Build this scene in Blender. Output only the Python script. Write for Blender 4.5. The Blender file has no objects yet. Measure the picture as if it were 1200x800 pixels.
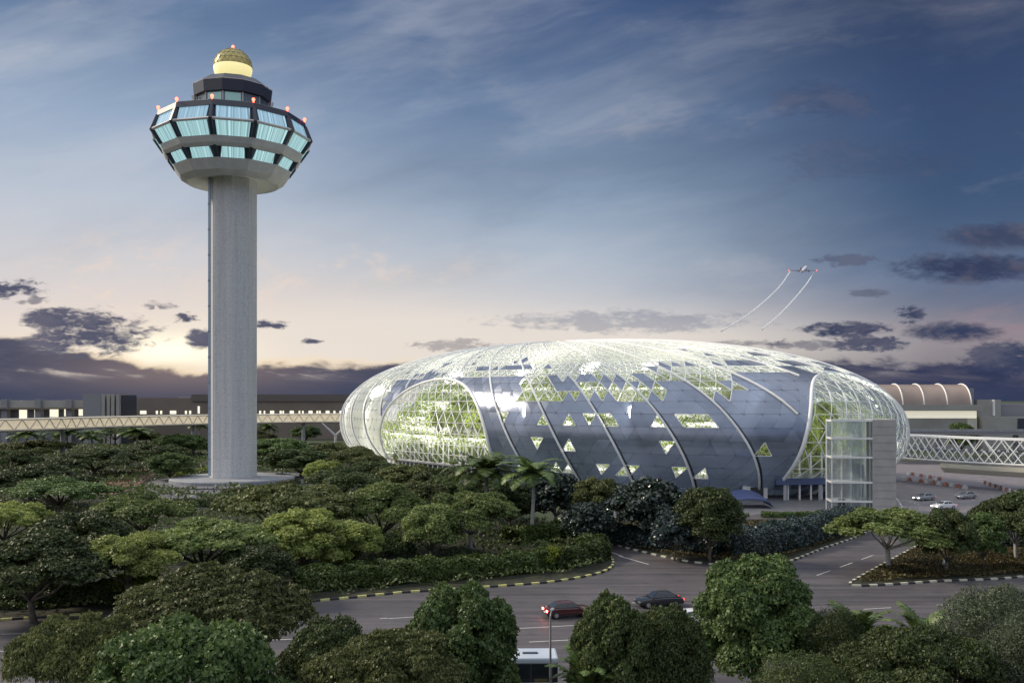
import bpy, bmesh, math, random
import numpy as np
from mathutils import Vector, Matrix
R_ = math.radians
sc = bpy.context.scene
col = sc.collection
F, HY, H = 1100.0, 468.0, 20.0          # focal length in photo pixels, horizon row, eye height


def G(px, py):                           # a point on the ground seen at a photo pixel
    y = F * H / (py - HY)
    return ((px - 600) * y / F, y)


def W(px, py, y):                        # a point at depth y
    return Vector(((px - 600) * y / F, y, H - (py - HY) * y / F))


def srgb(r, g, b):
    f = lambda c: (c / 12.92 if c <= .04045 else ((c + .055) / 1.055) ** 2.4)
    return (f(r / 255), f(g / 255), f(b / 255), 1)


# ---------------------------------------------------------------- materials
def mat(name, color, rough=.6, metal=0, spec=.5, noise=None, emit=None, estr=0, bump=0):
    m = bpy.data.materials.new(name); m.use_nodes = True
    nt = m.node_tree; b = nt.nodes['Principled BSDF']
    b.inputs['Base Color'].default_value = (*color[:3], 1)
    b.inputs['Roughness'].default_value = rough
    b.inputs['Metallic'].default_value = metal
    b.inputs['Specular IOR Level'].default_value = spec
    if emit:
        b.inputs['Emission Color'].default_value = (*emit[:3], 1)
        b.inputs['Emission Strength'].default_value = estr
    if noise:                            # (scale, second colour[, detail])
        tc = nt.nodes.new('ShaderNodeTexCoord'); n = nt.nodes.new('ShaderNodeTexNoise')
        n.inputs['Scale'].default_value = noise[0]; n.inputs['Detail'].default_value = 6
        nt.links.new(tc.outputs['Object'], n.inputs['Vector'])
        r = nt.nodes.new('ShaderNodeValToRGB')
        r.color_ramp.elements[0].position = .35; r.color_ramp.elements[1].position = .68
        r.color_ramp.elements[0].color = (*color[:3], 1); r.color_ramp.elements[1].color = (*noise[1][:3], 1)
        nt.links.new(n.outputs['Fac'], r.inputs['Fac']); nt.links.new(r.outputs['Color'], b.inputs['Base Color'])
        if bump:
            bp = nt.nodes.new('ShaderNodeBump'); bp.inputs['Strength'].default_value = bump
            nt.links.new(n.outputs['Fac'], bp.inputs['Height']); nt.links.new(bp.outputs['Normal'], b.inputs['Normal'])
    return m


def leaf_mat(name, c1, c2, rough=.5, trans=.25, spec=.4):
    m = bpy.data.materials.new(name); m.use_nodes = True
    nt = m.node_tree; b = nt.nodes['Principled BSDF']; out = nt.nodes['Material Output']
    at = nt.nodes.new('ShaderNodeAttribute'); at.attribute_name = 'tint'
    oi = nt.nodes.new('ShaderNodeObjectInfo')
    mx = nt.nodes.new('ShaderNodeMix'); mx.data_type = 'RGBA'
    mx.inputs[6].default_value = (*c1, 1); mx.inputs[7].default_value = (*c2, 1)
    nt.links.new(at.outputs['Fac'], mx.inputs[0])
    hs = nt.nodes.new('ShaderNodeHueSaturation')
    mr = nt.nodes.new('ShaderNodeMapRange'); mr.inputs[3].default_value = .75; mr.inputs[4].default_value = 1.25
    nt.links.new(oi.outputs['Random'], mr.inputs[0]); nt.links.new(mr.outputs[0], hs.inputs['Value'])
    nt.links.new(mx.outputs[2], hs.inputs['Color'])
    nt.links.new(hs.outputs['Color'], b.inputs['Base Color'])
    b.inputs['Roughness'].default_value = rough; b.inputs['Specular IOR Level'].default_value = spec
    t = nt.nodes.new('ShaderNodeBsdfTranslucent'); nt.links.new(hs.outputs['Color'], t.inputs['Color'])
    ms = nt.nodes.new('ShaderNodeMixShader'); ms.inputs[0].default_value = trans
    nt.links.new(b.outputs[0], ms.inputs[1]); nt.links.new(t.outputs[0], ms.inputs[2])
    nt.links.new(ms.outputs[0], out.inputs['Surface'])
    return m


def glass_mat(name, tint=(.9, .95, .97), clear=.7, frost=.0, frost_col=(.9, .92, .93), rough=.03):
    m = bpy.data.materials.new(name); m.use_nodes = True
    nt = m.node_tree; nt.nodes.remove(nt.nodes['Principled BSDF']); out = nt.nodes['Material Output']
    tr = nt.nodes.new('ShaderNodeBsdfTransparent'); tr.inputs[0].default_value = (*tint, 1)
    gl = nt.nodes.new('ShaderNodeBsdfGlossy'); gl.inputs['Roughness'].default_value = rough
    gl.inputs[0].default_value = (.9, .93, .95, 1)
    lw = nt.nodes.new('ShaderNodeFresnel'); lw.inputs[0].default_value = 1.4
    mp = nt.nodes.new('ShaderNodeMath'); mp.operation = 'MULTIPLY'; mp.inputs[1].default_value = 1.0 - clear + .3
    nt.links.new(lw.outputs[0], mp.inputs[0])
    base = tr
    if frost > 0:
        df = nt.nodes.new('ShaderNodeBsdfTranslucent'); df.inputs[0].default_value = (*frost_col, 1)
        a = nt.nodes.new('ShaderNodeMixShader'); a.inputs[0].default_value = frost
        nt.links.new(tr.outputs[0], a.inputs[1]); nt.links.new(df.outputs[0], a.inputs[2]); base = a
    ms = nt.nodes.new('ShaderNodeMixShader')
    nt.links.new(mp.outputs[0], ms.inputs[0]); nt.links.new(base.outputs[0], ms.inputs[1]); nt.links.new(gl.outputs[0], ms.inputs[2])
    nt.links.new(ms.outputs[0], out.inputs['Surface'])
    return m


def curtain_mat(name, col_, strength):
    """a lit window with hanging curtains: folds follow the angle round the tower"""
    m = bpy.data.materials.new(name); m.use_nodes = True
    nt = m.node_tree; b = nt.nodes['Principled BSDF']
    b.inputs['Base Color'].default_value = (.05, .08, .09, 1); b.inputs['Roughness'].default_value = .1
    tc = nt.nodes.new('ShaderNodeTexCoord'); sp = nt.nodes.new('ShaderNodeSeparateXYZ'); nt.links.new(tc.outputs['Object'], sp.inputs[0])
    at = nt.nodes.new('ShaderNodeMath'); at.operation = 'ARCTAN2'; nt.links.new(sp.outputs[0], at.inputs[0]); nt.links.new(sp.outputs[1], at.inputs[1])
    n = nt.nodes.new('ShaderNodeTexNoise'); n.noise_dimensions = '1D'; n.inputs['Scale'].default_value = 34; n.inputs['Detail'].default_value = 3
    nt.links.new(at.outputs[0], n.inputs['W'])
    r = nt.nodes.new('ShaderNodeValToRGB')
    r.color_ramp.elements[0].position = .3; r.color_ramp.elements[1].position = .7
    r.color_ramp.elements[0].color = (*[c * .45 for c in col_[:3]], 1); r.color_ramp.elements[1].color = (*[min(1, c * 1.2) for c in col_[:3]], 1)
    nt.links.new(n.outputs['Fac'], r.inputs[0]); nt.links.new(r.outputs[0], b.inputs['Emission Color'])
    b.inputs['Emission Strength'].default_value = strength
    return m


def shaft_mat():
    """weathered concrete: lift joints, rain streaks, mottling"""
    m = bpy.data.materials.new('shaft_concrete'); m.use_nodes = True
    nt = m.node_tree; b = nt.nodes['Principled BSDF']; b.inputs['Roughness'].default_value = .8
    tc = nt.nodes.new('ShaderNodeTexCoord')
    def nz(sc, vec, det=6):
        mp = nt.nodes.new('ShaderNodeMapping'); mp.inputs['Scale'].default_value = vec; nt.links.new(tc.outputs['Object'], mp.inputs[0])
        n = nt.nodes.new('ShaderNodeTexNoise'); n.inputs['Scale'].default_value = sc; n.inputs['Detail'].default_value = det; n.inputs['Roughness'].default_value = .65
        nt.links.new(mp.outputs[0], n.inputs['Vector']); return n
    a, c = nz(2.4, (1, 1, 1)), nz(1.1, (1, 1, .035))
    mx = nt.nodes.new('ShaderNodeMath'); mx.operation = 'MULTIPLY_ADD'; mx.inputs[1].default_value = .8
    nt.links.new(c.outputs['Fac'], mx.inputs[0]); nt.links.new(a.outputs['Fac'], mx.inputs[2])
    r = nt.nodes.new('ShaderNodeValToRGB'); r.color_ramp.elements[0].position = .62; r.color_ramp.elements[1].position = 1.12
    r.color_ramp.elements[0].color = (.43, .435, .445, 1); r.color_ramp.elements[1].color = (.62, .62, .62, 1)
    nt.links.new(mx.outputs[0], r.inputs[0])
    sp = nt.nodes.new('ShaderNodeSeparateXYZ'); nt.links.new(tc.outputs['Object'], sp.inputs[0])
    fr = nt.nodes.new('ShaderNodeMath'); fr.operation = 'MODULO'; fr.inputs[1].default_value = 3.05; nt.links.new(sp.outputs[2], fr.inputs[0])
    lt = nt.nodes.new('ShaderNodeMath'); lt.operation = 'LESS_THAN'; lt.inputs[1].default_value = .14; nt.links.new(fr.outputs[0], lt.inputs[0])
    k = nt.nodes.new('ShaderNodeMath'); k.operation = 'MULTIPLY'; k.inputs[1].default_value = .13; nt.links.new(lt.outputs[0], k.inputs[0])
    mc = nt.nodes.new('ShaderNodeMix'); mc.data_type = 'RGBA'; mc.inputs[7].default_value = (.2, .2, .21, 1)
    nt.links.new(k.outputs[0], mc.inputs[0]); nt.links.new(r.outputs[0], mc.inputs[6]); nt.links.new(mc.outputs[2], b.inputs['Base Color'])
    return m


def road_mat():
    """asphalt worn along the lanes, with patches and oil"""
    m = bpy.data.materials.new('asphalt'); m.use_nodes = True
    nt = m.node_tree; b = nt.nodes['Principled BSDF']; b.inputs['Roughness'].default_value = .55
    tc = nt.nodes.new('ShaderNodeTexCoord')
    def nz(sc, vec, det=6, rz=0):
        mp = nt.nodes.new('ShaderNodeMapping'); mp.inputs['Scale'].default_value = vec; mp.inputs['Rotation'].default_value = (0, 0, rz); nt.links.new(tc.outputs['Object'], mp.inputs[0])
        n = nt.nodes.new('ShaderNodeTexNoise'); n.inputs['Scale'].default_value = sc; n.inputs['Detail'].default_value = det; n.inputs['Roughness'].default_value = .6
        nt.links.new(mp.outputs[0], n.inputs['Vector']); return n.outputs['Fac']
    def ramp_(x, p0, c0, p1, c1):
        r = nt.nodes.new('ShaderNodeValToRGB'); e = r.color_ramp.elements; e[0].position, e[1].position = p0, p1; e[0].color, e[1].color = (*c0, 1), (*c1, 1)
        nt.links.new(x, r.inputs[0]); return r.outputs[0]
    def mul(a_, b_):
        x = nt.nodes.new('ShaderNodeMix'); x.data_type = 'RGBA'; x.blend_type = 'MULTIPLY'; x.inputs[0].default_value = 1
        nt.links.new(a_, x.inputs[6]); nt.links.new(b_, x.inputs[7]); return x.outputs[2]
    base_ = ramp_(nz(.12, (1, 1, 1)), .35, (.066, .061, .068), .65, (.10, .092, .095))
    lanes = ramp_(nz(.9, (.035, 1, 1), 4, R_(-9)), .38, (.72, .72, .74), .62, (1.25, 1.22, 1.2))
    patch = ramp_(nz(.3, (1, 2.2, 1), 3), .60, (1, 1, 1), .64, (.74, .74, .76))
    grit = ramp_(nz(9, (1, 1, 1), 3), .3, (.82, .82, .82), .7, (1.18, 1.18, 1.18))
    nt.links.new(mul(mul(mul(base_, lanes), patch), grit), b.inputs['Base Color'])
    return m


M = {}
M['concrete'] = mat('pale_concrete', (.40, .41, .425), .75, noise=(5, (.45, .455, .465)), bump=.05)
M['concrete_dark'] = mat('grey_concrete', (.22, .23, .25), .8, noise=(.8, (.30, .31, .33)))
M['cab_grey'] = mat('cab_cladding', (.52, .52, .51), .55, noise=(.7, (.60, .60, .59)))
M['cab_pale'] = mat('cab_underside', (.82, .82, .80), .5)
M['cab_dark'] = mat('dark_fascia', (.035, .04, .06), .35, spec=.6)
M['white_paint'] = mat('white_paint', (.8, .8, .78), .4)
M['white_steel'] = mat('white_steel', (.82, .83, .82), .35)
M['shaft'] = shaft_mat()
M['asphalt'] = road_mat()
M['old_asphalt'] = mat('asphalt', (.075, .072, .078), .62, noise=(.35, (.105, .10, .107)), bump=.05)
M['paving'] = mat('paving', (.12, .12, .135), .6, noise=(.5, (.16, .16, .17)))
M['reddish_road'] = mat('reddish_road', (.16, .075, .055), .7, noise=(.4, (.2, .1, .07)))  # reddish surface colour for the small road
M['grass'] = mat('grass_ground', (.018, .03, .009), .9, noise=(.25, (.035, .05, .014)), bump=.4)
M['soil'] = mat('dark_soil', (.014, .017, .008), .95, noise=(.6, (.028, .03, .013)), bump=.5)
M['paint_line'] = mat('road_paint', (.62, .62, .6), .6, noise=(2, (.45, .45, .44)))
M['kerb_yellow'] = mat('kerb_yellow', (.62, .60, .22), .6, noise=(1.5, (.48, .47, .2)))
M['kerb_white'] = mat('kerb_white', (.6, .58, .46), .6, noise=(1.5, (.5, .49, .4)))
M['kerb_black'] = mat('kerb_black', (.035, .035, .035), .7)
M['bark'] = mat('bark', (.10, .085, .065), .9, noise=(3, (.16, .14, .11)), bump=.6)
M['bark_pale'] = mat('bark_pale', (.30, .29, .26), .85, noise=(3, (.42, .41, .38)), bump=.5)
M['leaf_dark'] = leaf_mat('leaf_dark', (.026, .044, .013), (.105, .140, .042))
M['leaf_olive'] = leaf_mat('leaf_olive', (.048, .066, .019), (.185, .205, .068))
M['leaf_mid'] = leaf_mat('leaf_mid', (.044, .082, .022), (.165, .24, .075))
M['leaf_uplit_tint'] = leaf_mat('leaf_uplit_tint', (.16, .21, .05), (.42, .47, .14), trans=.35)  # crown uplighting put into the leaf colour as a paler yellow green
M['leaf_softlit_tint'] = leaf_mat('leaf_softlit_tint', (.075, .115, .03), (.25, .31, .10), trans=.3)  # softer crown light put into the leaf colour, less pale
M['leaf_glossy'] = leaf_mat('leaf_glossy', (.014, .026, .018), (.035, .055, .04), rough=.28, trans=.08, spec=.8)
M['leaf_grey'] = leaf_mat('leaf_grey', (.04, .06, .03), (.12, .15, .085))
M['leaf_lime'] = leaf_mat('leaf_lime', (.10, .14, .015), (.24, .28, .04), trans=.35)
M['leaf_hedge'] = leaf_mat('leaf_hedge', (.026, .052, .010), (.105, .15, .03))
M['leaf_blue'] = leaf_mat('leaf_blue', (.02, .036, .034), (.055, .085, .085), rough=.35, spec=.7)
M['leaf_brown'] = leaf_mat('leaf_brown', (.05, .04, .012), (.11, .09, .03))
M['leaf_palm'] = leaf_mat('leaf_palm', (.055, .095, .025), (.19, .26, .085), rough=.4)
M['leaf_indoor'] = leaf_mat('leaf_indoor', (.13, .19, .03), (.40, .48, .12), trans=.4)
M['roof_glass'] = glass_mat('roof_glass', clear=.85, frost=.16)
M['frost_glass'] = glass_mat('frosted_glass', clear=.85, frost=.52, frost_col=(.92, .94, .92))
M['clear_glass'] = glass_mat('clear_glass', clear=.85, frost=.05)
M['tower_glass'] = glass_mat('tower_glass', (.86, .91, .94), clear=.7, frost=.26)
M['cladding'] = None
M['rib_joint'] = mat('joint_gasket', (.10, .11, .13), .5)
M['win_cyan'] = curtain_mat('curtained_window', (.40, .66, .69), 1.0)
M['win_blue'] = curtain_mat('blue_window', (.36, .58, .74), .9)
M['win_dim'] = mat('dim_window', (.12, .17, .18), .15, spec=.8)
M['win_warm'] = mat('lit_window', (.8, .75, .6), .4, emit=(1, .93, .72), estr=1.0)
M['lamp_white'] = mat('white_lamp', (1, 1, 1), .4, emit=(1, .97, .86), estr=3.0)
M['lamp_red'] = mat('red_lamp', (1, .1, .05), .4, emit=(1, .075, .04), estr=10)
M['lamp_head'] = mat('head_lamp', (1, 1, 1), .3, emit=(1, .95, .8), estr=14)
M['red_light_dim'] = mat('red_tail', (.5, .02, .02), .3, emit=(1, .05, .03), estr=5)
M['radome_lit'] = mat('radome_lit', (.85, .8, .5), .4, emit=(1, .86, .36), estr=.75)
M['radome'] = mat('radome', (.30, .25, .08), .4, metal=.3, noise=(1.2, (.42, .36, .14)), emit=(1, .82, .30), estr=.10)
M['radome_rib'] = mat('radome_rib', (.33, .30, .17), .5)
M['terminal'] = mat('terminal_wall', (.30, .29, .27), .7, noise=(.15, (.36, .35, .32)))
M['terminal_brown'] = mat('terminal_brown', (.17, .14, .115), .75, noise=(.1, (.2, .165, .14)))
M['terminal_grey'] = mat('terminal_grey', (.24, .24, .26), .7)
M['vault'] = mat('vault_panel', (.33, .25, .205), .35, metal=.3, noise=(.1, (.42, .32, .26)))
M['cream'] = mat('cream_soffit', (.62, .60, .50), .5)
M['tyre'] = mat('tyre', (.015, .015, .015), .8)
M['rim'] = mat('rim', (.5, .5, .52), .3, metal=.8)
M['car_glass'] = mat('car_glass', (.02, .025, .03), .06, spec=.9)
M['car_maroon'] = mat('maroon_car_paint', (.06, .012, .012), .18, spec=.8)
M['car_black'] = mat('black_car_paint', (.012, .014, .018), .18, spec=.8)
M['car_white'] = mat('white_car_paint', (.7, .71, .72), .2, spec=.7)
M['car_silver'] = mat('silver_car_paint', (.42, .43, .45), .22, metal=.6)
M['bus_white'] = mat('bus_white', (.46, .53, .62), .3, noise=(.6, (.55, .61, .68)))
M['steel'] = mat('galvanised_steel', (.38, .39, .41), .4, metal=.7)
M['plane_white'] = mat('plane_paint', (.8, .8, .82), .3)
M['winglight'] = None


def cladding_mat():
    m = bpy.data.materials.new('shell_panel'); m.use_nodes = True
    nt = m.node_tree; b = nt.nodes['Principled BSDF']
    tc = nt.nodes.new('ShaderNodeTexCoord'); sp = nt.nodes.new('ShaderNodeSeparateXYZ')
    nt.links.new(tc.outputs['Object'], sp.inputs[0])
    w = nt.nodes.new('ShaderNodeTexNoise'); w.noise_dimensions = '1D'; w.inputs['Scale'].default_value = 1
    # storey bands: each row of panels has its own slight tone
    fl = nt.nodes.new('ShaderNodeMath'); fl.operation = 'DIVIDE'; fl.inputs[1].default_value = 2.6
    f2 = nt.nodes.new('ShaderNodeMath'); f2.operation = 'FLOOR'
    wn = nt.nodes.new('ShaderNodeTexWhiteNoise'); wn.noise_dimensions = '1D'
    nt.links.new(sp.outputs[2], fl.inputs[0]); nt.links.new(fl.outputs[0], f2.inputs[0]); nt.links.new(f2.outputs[0], wn.inputs['W'])
    n = nt.nodes.new('ShaderNodeTexNoise'); n.inputs['Scale'].default_value = .09; n.inputs['Detail'].default_value = 5
    nt.links.new(tc.outputs['Object'], n.inputs['Vector'])
    ad = nt.nodes.new('ShaderNodeMath'); ad.operation = 'MULTIPLY_ADD'; ad.inputs[1].default_value = .34
    at = nt.nodes.new('ShaderNodeAttribute'); at.attribute_name = 'tone'
    a2 = nt.nodes.new('ShaderNodeMath'); a2.operation = 'MULTIPLY_ADD'; a2.inputs[1].default_value = .34
    nt.links.new(at.outputs['Fac'], a2.inputs[0]); nt.links.new(n.outputs[0], a2.inputs[2])
    nt.links.new(wn.outputs[0], ad.inputs[0]); nt.links.new(a2.outputs[0], ad.inputs[2])
    mr = nt.nodes.new('ShaderNodeMapRange'); mr.inputs[3].default_value = .17; mr.inputs[4].default_value = .34
    nt.links.new(at.outputs['Fac'], mr.inputs[0]); nt.links.new(mr.outputs[0], b.inputs['Roughness'])
    r = nt.nodes.new('ShaderNodeValToRGB')
    r.color_ramp.elements[0].position = .3; r.color_ramp.elements[1].position = 1
    r.color_ramp.elements[0].color = (.10, .12, .17, 1); r.color_ramp.elements[1].color = (.27, .30, .38, 1)
    nt.links.new(ad.outputs[0], r.inputs[0]); nt.links.new(r.outputs[0], b.inputs['Base Color'])
    b.inputs['Metallic'].default_value = .68; b.inputs['Roughness'].default_value = .19
    b.inputs['Specular IOR Level'].default_value = .7
    t = nt.nodes.new('ShaderNodeBsdfTranslucent'); t.inputs[0].default_value = (.34, .46, .80, 1)
    ms = nt.nodes.new('ShaderNodeMixShader'); ms.inputs[0].default_value = .10
    out = nt.nodes['Material Output']
    nt.links.new(b.outputs[0], ms.inputs[1]); nt.links.new(t.outputs[0], ms.inputs[2]); nt.links.new(ms.outputs[0], out.inputs['Surface'])
    return m


M['cladding'] = cladding_mat()
M['pale_panel'] = glass_mat('pale_translucent_glass', (.9, .92, .97), clear=.62, frost=.80, frost_col=(.80, .81, .90), rough=.12)  # paler, mostly translucent lavender panes at the ends of the shell


def winglight_mat():  # opaque white surface for the wing-tip light trails
    m = bpy.data.materials.new('winglight'); m.use_nodes = True
    nt = m.node_tree; b = nt.nodes['Principled BSDF']; out = nt.nodes['Material Output']
    b.inputs['Base Color'].default_value = (.95, .96, .98, 1); b.inputs['Roughness'].default_value = 1
    b.inputs['Alpha'].default_value = 1
    b.inputs['Subsurface Weight'].default_value = 0
    t = nt.nodes.new('ShaderNodeBsdfTranslucent'); t.inputs[0].default_value = (.95, .96, .98, 1)
    ms = nt.nodes.new('ShaderNodeMixShader'); ms.inputs[0].default_value = .5
    nt.links.new(b.outputs[0], ms.inputs[1]); nt.links.new(t.outputs[0], ms.inputs[2]); nt.links.new(ms.outputs[0], out.inputs['Surface'])
    return m


M['winglight'] = winglight_mat()


# ---------------------------------------------------------------- building helpers
def link(name, me, parent=None, loc=None, rz=0):
    o = bpy.data.objects.new(name, me); col.objects.link(o)
    if parent is not None: o.parent = parent
    if loc is not None: o.location = loc
    if rz: o.rotation_euler = (0, 0, rz)
    return o


def tag(o, label=None, cat=None, group=None, kind=None):
    if label: o['label'] = label
    if cat: o['category'] = cat
    if group: o['group'] = group
    if kind: o['kind'] = kind
    return o


def empty(name, loc=(0, 0, 0), rz=0, **k):
    o = bpy.data.objects.new(name, None); col.objects.link(o)
    o.location = loc; o.rotation_euler = (0, 0, rz); o.empty_display_size = .5
    return tag(o, **k)


def dup(root, loc, rz=0, sxy=1, sz=1, mats=None, **k):
    r = root.copy(); col.objects.link(r); r.location = loc; r.rotation_euler = (0, 0, rz); r.scale = (sxy, sxy, sz)
    tag(r, **k)
    for ch in list(root.children):
        c = ch.copy(); col.objects.link(c); c.parent = r
        if mats and c.name.split('.')[0] in mats:
            c.material_slots[0].link = 'OBJECT'; c.material_slots[0].material = mats[c.name.split('.')[0]]
        for g in ch.children:
            d = g.copy(); col.objects.link(d); d.parent = c
    return r


class MB:
    def __init__(s): s.v = []; s.f = []; s.m = []; s.k = 0

    def add(s, vs, fs):
        n = len(s.v); s.v += [tuple(p) for p in vs]; s.f += [tuple(n + i for i in q) for q in fs]; s.m += [s.k] * len(fs); return s

    def box(s, c, d, rz=0, taper=1):
        cx, cy, cz = c; x, y, z = d[0] / 2, d[1] / 2, d[2] / 2; vs = []
        ca, sa = math.cos(rz), math.sin(rz)
        for k, (a, b, e) in enumerate([(-1, -1, -1), (1, -1, -1), (1, 1, -1), (-1, 1, -1), (-1, -1, 1), (1, -1, 1), (1, 1, 1), (-1, 1, 1)]):
            t = taper if e > 0 else 1
            px, py = a * x * t, b * y * t
            vs.append((cx + px * ca - py * sa, cy + px * sa + py * ca, cz + e * z))
        return s.add(vs, [(0, 3, 2, 1), (4, 5, 6, 7), (0, 1, 5, 4), (1, 2, 6, 5), (2, 3, 7, 6), (3, 0, 4, 7)])

    def tube(s, pts, rad, n=6, cap=True):
        pts = [Vector(p) for p in pts]; L = len(pts)
        if not hasattr(rad, '__len__'): rad = [rad] * L
        vs = []; up = None
        for i, p in enumerate(pts):
            t = (pts[min(i + 1, L - 1)] - pts[max(i - 1, 0)])
            t = t.normalized() if t.length > 1e-9 else Vector((0, 0, 1))
            if up is None: up = Vector((0, 0, 1)) if abs(t.z) < .9 else Vector((1, 0, 0))
            a = t.cross(up)
            if a.length < 1e-6: a = t.orthogonal()
            a.normalize(); b = t.cross(a).normalized(); up = -b if b.dot(up) < 0 else b
            b = up
            for k in range(n):
                an = 2 * math.pi * (k + .5) / n
                vs.append(p + (a * math.cos(an) + b * math.sin(an)) * rad[i])
        fs = []
        for i in range(L - 1):
            for k in range(n):
                k2 = (k + 1) % n
                fs.append((i * n + k, i * n + k2, (i + 1) * n + k2, (i + 1) * n + k))
        if cap: fs += [tuple(range(n))[::-1], tuple((L - 1) * n + k for k in range(n))]
        return s.add(vs, fs)

    def lathe(s, prof, n, phase=0, c=(0, 0, 0), capb=False, capt=False):
        vs = []
        for r, z in prof:
            for k in range(n):
                a = phase + 2 * math.pi * k / n
                vs.append((c[0] + r * math.cos(a), c[1] + r * math.sin(a), c[2] + z))
        fs = []
        for i in range(len(prof) - 1):
            for k in range(n):
                k2 = (k + 1) % n
                fs.append((i * n + k, i * n + k2, (i + 1) * n + k2, (i + 1) * n + k))
        if capb: fs.append(tuple(range(n))[::-1])
        if capt: fs.append(tuple((len(prof) - 1) * n + k for k in range(n)))
        return s.add(vs, fs)

    def prism(s, poly, z0, z1):
        n = len(poly)
        a = sum(poly[i][0] * poly[(i + 1) % n][1] - poly[(i + 1) % n][0] * poly[i][1] for i in range(n))
        if a < 0: poly = poly[::-1]
        vs = [(x, y, z0) for x, y in poly] + [(x, y, z1) for x, y in poly]
        fs = [tuple(range(n, 2 * n)), tuple(range(n))[::-1]]
        fs += [(i, (i + 1) % n, n + (i + 1) % n, n + i) for i in range(n)]
        return s.add(vs, fs)

    def build(s, name, mats, parent=None, smooth=False, loc=None, bevel=0, rz=0):
        me = bpy.data.meshes.new(name); me.from_pydata(s.v, [], s.f)
        if not isinstance(mats, (list, tuple)): mats = [mats]
        for m in mats: me.materials.append(m)
        if len(mats) > 1: me.polygons.foreach_set('material_index', s.m)
        if bevel:
            bm = bmesh.new(); bm.from_mesh(me)
            bmesh.ops.bevel(bm, geom=[e for e in bm.edges if len(e.link_faces) == 2 and e.calc_face_angle() > .5], offset=bevel, segments=2, affect='EDGES', profile=.5)
            bm.to_mesh(me); bm.free()
        if smooth:
            me.polygons.foreach_set('use_smooth', [True] * len(me.polygons))
        me.update()
        return link(name, me, parent, loc, rz)


def sheet(name, poly, z, m, **k):
    mb = MB(); n = len(poly)
    a = sum(poly[i][0] * poly[(i + 1) % n][1] - poly[(i + 1) % n][0] * poly[i][1] for i in range(n))
    if a < 0: poly = poly[::-1]
    mb.add([(x, y, z) for x, y in poly], [tuple(range(n))])
    return tag(mb.build(name, m), **k)


# ---------------------------------------------------------------- camera, light, sky
cam = bpy.data.cameras.new('camera'); co = bpy.data.objects.new('camera', cam); col.objects.link(co)
co.location = (0, 0, H); co.rotation_euler = (R_(90), 0, 0)
cam.sensor_width = 36; cam.lens = 36 * F / 1200; cam.shift_y = (HY - 400) / 1200
cam.clip_start = .5; cam.clip_end = 30000
sc.camera = co
sc.view_settings.view_transform = 'Standard'; sc.view_settings.look = 'None'
sc.view_settings.exposure = 0; sc.view_settings.gamma = 1; sc.view_settings.use_curve_mapping = False

SUN_AZ, SUN_EL = R_(-71), R_(34)
sun = bpy.data.lights.new('sun', 'SUN'); so = bpy.data.objects.new('sun', sun); col.objects.link(so)
sun.energy = 3.4; sun.angle = R_(8); sun.color = (1, .86, .68)
sd = Vector((math.sin(SUN_AZ) * math.cos(SUN_EL), math.cos(SUN_AZ) * math.cos(SUN_EL), math.sin(SUN_EL)))
so.rotation_euler = sd.to_track_quat('Z', 'Y').to_euler(); so.location = sd * 400 + Vector((0, 0, 60))

wd = bpy.data.worlds.new('World'); sc.world = wd; wd.use_nodes = True
wt = wd.node_tree; wt.nodes.clear()


class S:
    def __init__(s, sock): s.o = sock
    def __add__(a, b): return op('ADD', a, b)
    def __radd__(a, b): return op('ADD', b, a)
    def __sub__(a, b): return op('SUBTRACT', a, b)
    def __rsub__(a, b): return op('SUBTRACT', b, a)
    def __mul__(a, b): return op('MULTIPLY', a, b)
    def __rmul__(a, b): return op('MULTIPLY', b, a)
    def __truediv__(a, b): return op('DIVIDE', a, b)


def setin(sock, v):
    if isinstance(v, S): wt.links.new(v.o, sock)
    else: sock.default_value = v


def op(o, a, b=None, c=None, clamp=False):
    n = wt.nodes.new('ShaderNodeMath'); n.operation = o; n.use_clamp = clamp
    setin(n.inputs[0], a)
    if b is not None: setin(n.inputs[1], b)
    if c is not None: setin(n.inputs[2], c)
    return S(n.outputs[0])


def smooth(x, a, b):
    n = wt.nodes.new('ShaderNodeMapRange'); n.interpolation_type = 'SMOOTHSTEP'
    setin(n.inputs[0], x); n.inputs[1].default_value = a; n.inputs[2].default_value = b
    return S(n.outputs[0])


def combine(x, y, z):
    n = wt.nodes.new('ShaderNodeCombineXYZ')
    for i, v in enumerate((x, y, z)): setin(n.inputs[i], v)
    return S(n.outputs[0])


def noise(vec, scale, detail=6, rough=.55, dist=0):
    n = wt.nodes.new('ShaderNodeTexNoise'); setin(n.inputs['Vector'], vec)
    n.inputs['Scale'].default_value = scale; n.inputs['Detail'].default_value = detail
    n.inputs['Roughness'].default_value = rough; n.inputs['Distortion'].default_value = dist
    return S(n.outputs['Fac'])


def ramp(x, stops):
    n = wt.nodes.new('ShaderNodeValToRGB'); n.color_ramp.interpolation = 'EASE' if False else 'LINEAR'
    e = n.color_ramp.elements
    for i, (p, c) in enumerate(stops):
        if i < 2: q = e[i]; q.position = p
        else: q = e.new(p)
        q.color = srgb(*c)
    setin(n.inputs[0], x)
    return S(n.outputs[0])


def mixc(f, a, b, mode='MIX'):
    n = wt.nodes.new('ShaderNodeMix'); n.data_type = 'RGBA'; n.blend_type = mode; n.clamp_factor = True
    setin(n.inputs[0], f)
    for i, v in ((6, a), (7, b)):
        if isinstance(v, S): wt.links.new(v.o, n.inputs[i])
        else: n.inputs[i].default_value = v
    return S(n.outputs[2])


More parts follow.
